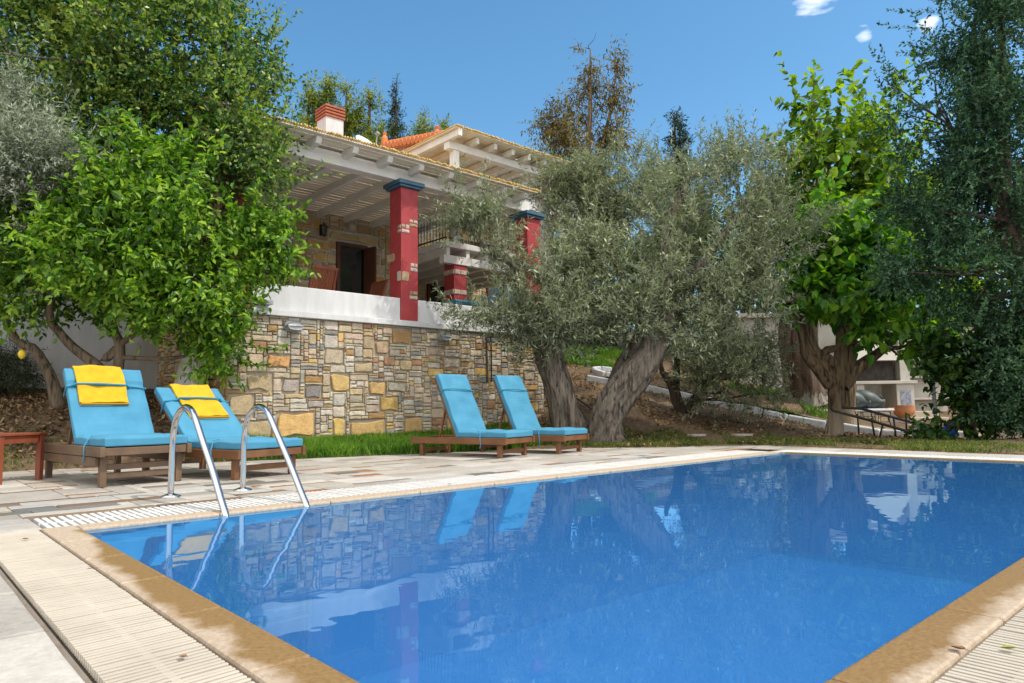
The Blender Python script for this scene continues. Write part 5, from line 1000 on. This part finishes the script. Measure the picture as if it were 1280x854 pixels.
blades('bright_grass', np.vstack([scatter(26000, 14.5, 20, 8.6, 13, rng, lambda x,y: np.hypot(x-17,y-10.6) < 2.2, -1.5), scatter(9000, 16.5, 20, 2.5, 7, rng, lambda x,y: x > 0, 1.2)]), .22, .012, rng, Lf_grass)
p = np.vstack([scatter(26000, 9, 18, -1, 10, rng, lambda x,y: x > 0, -.4), scatter(16000, -4, 3.1, 5.6, 9.6, rng, lambda x,y: ~in_deck(x,y,.25), -2)]); nq = len(p); a = rng.uniform(0,6.28,nq); z = hz(p[:,0],p[:,1])+rng.uniform(.01,.05,nq); s = rng.uniform(.02,.055,nq)[:,None]
d = np.stack([np.cos(a),np.sin(a),rng.normal(0,.5,nq)],1)*s; e = np.stack([-np.sin(a),np.cos(a),rng.normal(0,.5,nq)],1)*s*.4; P0 = np.stack([p[:,0],p[:,1],z],1)
tag(link('leaf_litter', np_mesh('leaf_litter', np.stack([P0-d,P0+e,P0+d,P0-e],1).reshape(-1,3), np.arange(nq*4).reshape(-1,4)), leaf_mat('dry leaves', (.05,.025,.012), (.17,.095,.045), (.38,.26,.14), .1, .8, 2)), kind='stuff')

# ---------------------------------------------------------------- path, kerb, outbuilding, barbecue corner
KP = [(13.6,7.6),(14.37,6.36),(15.0,5.4),(15.57,4.65),(16.15,3.75),(16.67,3.02),(16.9,2.1),(17.0,1.4),(17.1,.4),(17.1,-.8)]
kc = catmull([(x,y,0,0) for x,y in KP], .25); tn = np.gradient(kc[:,:2], axis=0); tn /= np.linalg.norm(tn,axis=1,keepdims=True); nr = np.stack([-tn[:,1], tn[:,0]],1)
V = []; 
for q, nn_ in zip(kc, nr):
    for o_ in (.08,.7,1.5): x, y = q[0]+nn_[0]*o_, q[1]+nn_[1]*o_; V.append((x,y,h1(q[0]+nn_[0]*.7,q[1]+nn_[1]*.7)+.06))
mb = MB(); mb.add(V, [(i*3+j,(i+1)*3+j,(i+1)*3+j+1,i*3+j+1)[::-1] for i in range(len(kc)-1) for j in range(2)])
tag(mb.build('garden_path', mat('sandy path', (.3,.22,.15), (.42,.32,.22), 4, .95, 30, .5, .02)), kind='structure')
M_lime = mat('worn whitewash', (.5,.53,.58), (.68,.71,.75), 7, .85, 22, .6, .02)
t = thing('path_kerb', 'broken whitewashed kerb along the lower edge of the sloping garden path', 'kerb', (kc[0][0],kc[0][1],h1(kc[0][0],kc[0][1]))); mb = MB(); rng = np.random.default_rng(4); i = 0
while i < len(kc)-2:
    k_ = int(rng.integers(2,5)); j = min(i+k_, len(kc)-1); a, b_ = kc[i], kc[j]; z0, z1 = h1(a[0],a[1]), h1(b_[0],b_[1])
    if rng.uniform() > .07: mb.bar((a[0],a[1],z0+.02+rng.uniform(-.02,.02)),(b_[0]-(b_[0]-a[0])*.04,b_[1]-(b_[1]-a[1])*.04,z1+.02+rng.uniform(-.02,.02)), .2, .26+rng.uniform(-.04,.05))
    i = j
mb.build('kerb_stones', M_lime, t, True, bevel=.035)
t = thing('round_kerb', 'whitewashed stone ring round a planted patch up the slope', 'kerb', (15.2,8.2,1.6)); mb = MB()
for i_ in range(9):
    a0, a1 = i_*.7, i_*.7+.62; p0 = (15.3+.55*math.cos(a0), 8.1+.55*math.sin(a0)); p1 = (15.3+.55*math.cos(a1), 8.1+.55*math.sin(a1)); mb.bar((*p0,h1(*p0)+.04),(*p1,h1(*p1)+.04), .14, .22)
mb.build('kerb_stones', M_lime, t, True, bevel=.03)
mb = MB(); c = catmull([(10.6,5.9,h1(10.6,5.9)+.05,0),(10.78,5.59,.98,0),(10.76,5.2,.84,0),(10.74,4.98,.72,0),(10.6,4.5,h1(10.6,4.5)+.03,0)], .1); mb.tube([tuple(q[:3]) for q in c], .018, 7)
tag(mb.build('hose', M_iron), 'thin black irrigation hose crossing the bank between the olive trunks', 'hose')
# white outbuilding: a long wall of painted blocks
AN = math.atan2(-.67286,.73964); RT = Vector((.73964,-.67286,0)).normalized(); AW = Vector((.67286,.73964,0)).normalized()
M_lwall = mat('limewashed blocks', (.42,.4,.36), (.52,.5,.45), 2, .85, 18, .3, .01)
t = thing('outbuilding', 'low white block outbuilding behind the mulberry and the barbecue', 'building', (22.5,5.2,.4), AN)
mb = MB(); mb.box(-2.7, 7.4, 0, .25, -1.2, 3.3); mb.build('wall', M_lwall, t)
mb = MB(); mb.box(-2.9, 7.6, -.15, 4, 3.302, 3.45); mb.build('roof', M_lwall, t)
mb = MB(); mb.box(-2.7, -2.45, .252, 3.8, -1.2, 3.3); mb.build('wall', M_lwall, t)
t = thing('barbecue', 'white masonry barbecue with sooty hearth, hood and shelves in the shade', 'barbecue', (22.6,3.3,.33), AN)
mb = MB(); mb.box(-.85,-.6,-.5,.4,-.3,1.0); mb.build('pillar', M_lwall, t, bevel=.015)
mb = MB(); mb.box(.4,.95,-.5,.4,-.3,1.0); mb.build('pillar', M_lwall, t, bevel=.015)
mb = MB(); mb.box(.52,.84,-.512,-.502,.15,.8); mb.build('tiled_panel', mat('blue patterned tile', (.1,.12,.2), (.38,.4,.48), 12, .4), t)
mb = MB(); mb.box(-1.0,1.05,-.56,.42,1.002,1.1); mb.build('counter', M_lwall, t, bevel=.012)
mb = MB(); mb.box(-.9,.62,.0,.4,1.102,1.75); mb.build('hearth', mat('soot', (.03,.027,.025), (.08,.07,.065), 6, .95), t)
mb = MB(); mb.add([(-.95,-.45,1.752),(.7,-.45,1.752),(.7,.4,1.752),(-.95,.4,1.752),(-.4,-.05,2.7),(.25,-.05,2.7),(.25,.4,2.7),(-.4,.4,2.7)], [(0,3,2,1),(4,5,6,7),(0,1,5,4),(1,2,6,5),(2,3,7,6),(3,0,4,7)]); mb.build('hood', M_lwall, t)
mb = MB(); mb.box(.72,1.02,-.2,.4,1.102,3.0); mb.box(1.022,2.4,.2,.4,-.2,3.0); [mb.box(1.022,2.4,-.2,.198,z,z+.06) for z in (.5,1.2,1.75)]; mb.build('shelf', M_lwall, t)
t = thing('figurine', 'small dark figurine standing on the barbecue shelf', 'ornament', (23.55,2.35,1.59)); mb = MB(); mb.lathe([(.1,0),(.11,.03),(.04,.12),(.07,.22),(.03,.3),(.05,.36),(.001,.42)], (0,0,0), 12); mb.build('figure', M_iron, t, smooth=True)
# low stone wall with jars
t = thing('low_stone_wall', 'low dry stone wall with whitewashed top under the dark jars', 'wall', (19.9,2.75,0), AN)
mb = MB(); mb.box(-1.3,.9,.03,.6,-.5,.5); mb.build('core', M_mortar, t)
rng = np.random.default_rng(6); mb = MB(Matrix(((1,0,0,0),(0,0,-1,.03),(0,1,0,0),(0,0,0,1))))
for a, b_, c_, d_, tt in pack(-1.3,.9,-.3,.5,.05,.05, lambda r: (r.uniform(.12,.3), r.uniform(.08,.2), r.choice(list('gkt'))), rng): stone(mb, a, b_, c_, d_, pick(tt, rng), rng, .05, cut=.4, jit=.25)
mb.build('stonework', M_stone, t)
mb = MB(); mb.box(-1.36,.96,-.06,.66,.502,.58); mb.build('coping', M_lime, t, bevel=.03)
M_jar = mat('dark glazed jar', (.035,.05,.05), (.08,.1,.1), 6, .5, 30, .2)
M_terra = mat('terracotta', (.42,.16,.07), (.55,.24,.11), 6, .85, 30, .2)
jp = [(.001,.0),(.1,.0),(.16,.06),(.25,.25),(.27,.42),(.23,.62),(.13,.78),(.1,.84),(.13,.9),(.12,.92),(.08,.86),(.06,.8)]
for i_, (dx, lb) in enumerate(((-.42,'dark grey jar lying on the low wall, leftmost of three'),(-.06,'dark grey jar lying on the low wall, middle of three'),(.34,'dark grey jar lying on the low wall, nearest the terracotta shard'))):
    p = Vector((19.9,2.75,.86))+RT*dx+AW*.35; t = thing('jar', lb, 'jar', p[:], 0, 'dark jars lying on the low wall'); ax = (RT*.85-AW*.35-Vector((0,0,.25))).normalized()
    mb = MB(); mb.lathe(jp, (-ax*.42)[:], 20, ax); mb.build('body', M_jar, t, smooth=True)
    mb = MB(); mb.tube([(ax*.3+Vector((0,0,.16)))[:],(ax*.42+Vector((0,0,.2)))[:],(ax*.46+Vector((0,0,.1)))[:]], .022, 7); mb.build('handle', M_jar, t, smooth=True)
p = Vector((19.9,2.75,.6))+RT*.9+AW*.2; t = thing('broken_pot', 'curved terracotta shard standing at the end of the low wall', 'pot', p[:]); mb = MB(); V = []; n_ = 12
for s_ in (0,1):
    for j in range(7):
        for i_ in range(n_): a = math.pi*(.15+.75*i_/(n_-1)); r_ = (.34-.02*s_)*(1-.05*j); V.append((RT*(r_*math.cos(a)*.6+.05*j-.15)+AW*(-.1+r_*math.sin(a)*.5)+Vector((0,0,-.25+.11*j-.012*j*j)))[:])
I = lambda s_,j,i_: s_*7*n_+j*n_+i_
f_ = [q for j in range(6) for i_ in range(n_-1) for q in ((I(0,j,i_),I(0,j,i_+1),I(0,j+1,i_+1),I(0,j+1,i_)),(I(1,j,i_),I(1,j+1,i_),I(1,j+1,i_+1),I(1,j,i_+1)))]
f_ += [(I(0,j,0),I(0,j+1,0),I(1,j+1,0),I(1,j,0)) for j in range(6)]+[(I(0,j,n_-1),I(1,j,n_-1),I(1,j+1,n_-1),I(0,j+1,n_-1)) for j in range(6)]+[(I(0,6,i_),I(0,6,i_+1),I(1,6,i_+1),I(1,6,i_)) for i_ in range(n_-1)]
mb.add(V, f_); mb.build('shard', M_terra, t, smooth=True)
t = thing('garden_step', 'pale stone steps between the low wall and the barbecue', 'steps', (20.9,2.0,0), AN); mb = MB(); mb.box(-.55,1.5,-.3,.2,-.3,.12); mb.box(-.5,1.5,.2,.7,-.3,.3); mb.box(-.45,1.5,.7,1.3,-.3,.48); mb.build('tread', mat('pale step stone', (.36,.3,.24), (.46,.4,.33), 5, .9, 25, .4), t, bevel=.02)
t = thing('terracotta_bowl', 'round terracotta bowl standing on the garden steps', 'pot', (21.25,2.05,.3)); mb = MB(); mb.lathe([(.14,0),(.26,.1),(.31,.22),(.27,.34),(.29,.37),(.24,.37),(.22,.3),(.001,.28)], (0,0,0), 22); mb.build('bowl', M_terra, t, smooth=True)
# overturned black metal frame
t = thing('metal_frame', 'tipped over black metal lounger frame lying in the grass', 'furniture frame', (15.4,.5,0)); mb = MB()
FP = {'a':(14.42,1.22,.6),'b':(15.84,.01,.05),'c':(15.1,.85,.62),'d':(15.95,.12,.3)}
mb.tube([FP['a'],(15.07,.66,.36),FP['b']], .03, 8); mb.tube([(14.75,1.4,.68),FP['c'],FP['d']], .03, 8); mb.tube([FP['a'],(14.75,1.4,.68)], .022, 7); mb.tube([FP['b'],FP['d']], .022, 7)
for q in (.3,.5,.7): a = Vector(FP['a']).lerp(Vector(FP['b']), q); b_ = Vector((14.75,1.4,.68)).lerp(Vector(FP['d']), q); mb.tube([a, b_], .012, 6)
mb.build('side_tubes', M_iron, t, True, smooth=True)
for a, b_ in (((15.07,.66,.42),(15.15,.64,.0)),((15.27,.5,.3),(15.23,.57,.0)),((15.43,.33,.42),(15.49,.33,.0)),((15.63,.14,.52),(15.66,.17,.0)),((15.2,1.0,.5),(15.35,1.05,.0)),((15.99,-.1,.32),(15.6,.2,.1))):
    mb = MB(); mb.tube([a, b_], .02, 7); mb.build('leg', M_iron, t, True, smooth=True)
p = (14.72,-.7,h1(14.72,-.7)); mb = MB(); mb.tube([(p[0],p[1],p[2]-.1),(p[0],p[1],1.6)], .035, 8); tag(mb.build('post', M_grey), 'thin grey post left of the blue bucket among the shrub leaves', 'post', 'grey posts in the shrub')
p = (14.67,-1.26,h1(14.67,-1.26)); mb = MB(); mb.tube([(p[0],p[1],p[2]-.1),(p[0]+.03,p[1],1.5)], .045, 8); tag(mb.build('post', M_grey), 'thin grey post right of the blue bucket among the shrub leaves', 'post', 'grey posts in the shrub')
t = thing('bucket', 'small blue plastic bucket lying under the shrub', 'bucket', (14.3,-.92,h1(14.3,-.92)+.13)); mb = MB(); mb.lathe([(.001,0),(.1,0),(.14,.24),(.13,.24),(.095,.015),(.001,.015)], (0,0,0), 18, (.4,-.8,.35)); mb.build('pail', mat('blue plastic', (.02,.16,.6), None, rough=.4), t)
t = thing('crate', 'white plastic crate tilted on the ground under the shrub', 'crate', (14.2,-.72,h1(14.2,-.72)), AN+.3); M = Matrix.Rotation(.2,4,'Y'); mb = MB(M)
mb.box(-.25,.25,-.16,.16,.02,.04); [mb.box(-.25,.25,s*.16-.012,s*.16+.012,.04,.2) for s in (-1,1)]; [mb.box(s*.25-.012,s*.25+.012,-.15,.15,.04,.2) for s in (-1,1)]; mb.build('crate_body', M_frost, t)
# flat stones in the grass, fallen leaves
for x, y, lb in ((11.3,2.6,'flat pale stone lying in the grass near the olive trunk'),(12.3,2.2,'flat pale stone in the weeds by the path bank'),(13.2,1.0,'flat pale stone in the grass left of the mulberry trunk')):
    mb = MB(); rng = np.random.default_rng(int(x*10)); n_ = 9; pl = [((.22+rng.uniform(-.05,.05))*math.cos(a), .13*math.sin(a)) for a in np.linspace(0,6.28,n_,endpoint=False)]; mb.prism(pl, 0, .05)
    o = tag(mb.build('stone', M_slab, bevel=.012), lb, 'stone'); o.location = (x,y,h1(x,y)+.0); o.rotation_euler = (0,0,AN)
    at = o.data.attributes.new('tint','FLOAT_COLOR','FACE'); at.data.foreach_set('color', np.tile([.36,.32,.27,1], len(o.data.polygons)).astype(np.float32))
M_dry = mat('dry brown leaf', (.13,.06,.025), (.3,.17,.07), 30, .8)
def dry_leaf(label, x, y, z, rz, s, mt_=M_dry):
    mb = MB(); n_ = 7; V = []
    for j in range(n_): u = j/(n_-1); w_ = s*.32*math.sin(math.pi*min(1,u*1.02))**.8; zz = s*.25*(u-.5)**2; V += [(s*(u-.5), -w_, zz+w_*.5), (s*(u-.5), 0, zz), (s*(u-.5), w_, zz+w_*.5)]
    F2 = [(j*3+i, (j+1)*3+i, (j+1)*3+i+1, j*3+i+1) for j in range(n_-1) for i in range(2)]; mb.add(V, F2)
    mb.tube([(-s*.5,0,s*.06),(-s*.75,s*.08,s*.03)], s*.02, 5)
    o = tag(mb.build('fallen_leaf', mt_), label, 'leaf'); o.location = (x,y,z); o.rotation_euler = (.1,.1,rz); return o
dry_leaf('dry brown leaf on the cream grate near the left edge of the picture', -.33, -.25, .006, .4, .04)
dry_leaf('tiny curled leaf on the left foreground grate near the bottom edge', -.3, -3.05, .006, 2, .035)
dry_leaf('small brown leaf on the left grate beside the coping', -.215, -1.4, .006, 1, .035)
dry_leaf('dry leaf at the water side of the bottom right grate', 1.42, -4.655, .008, 1.2, .05)
dry_leaf('yellow green leaf lying on the bottom right grate', 1.52, -4.76, .01, 1.9, .045, mat('yellowing leaf', (.16,.2,.02), (.3,.3,.04), 20, .7))
dry_leaf('reddish dry leaf on the deck between the ladder and second lounger', 2.35, 2.6, .012, .3, .07, mat('reddish leaf', (.25,.05,.02), (.35,.09,.03), 20, .7))
dry_leaf('brown leaf stuck on the far grate edge by the pool', 3.2, .22, .006, .8, .06)
bpy.context.view_layer.update()
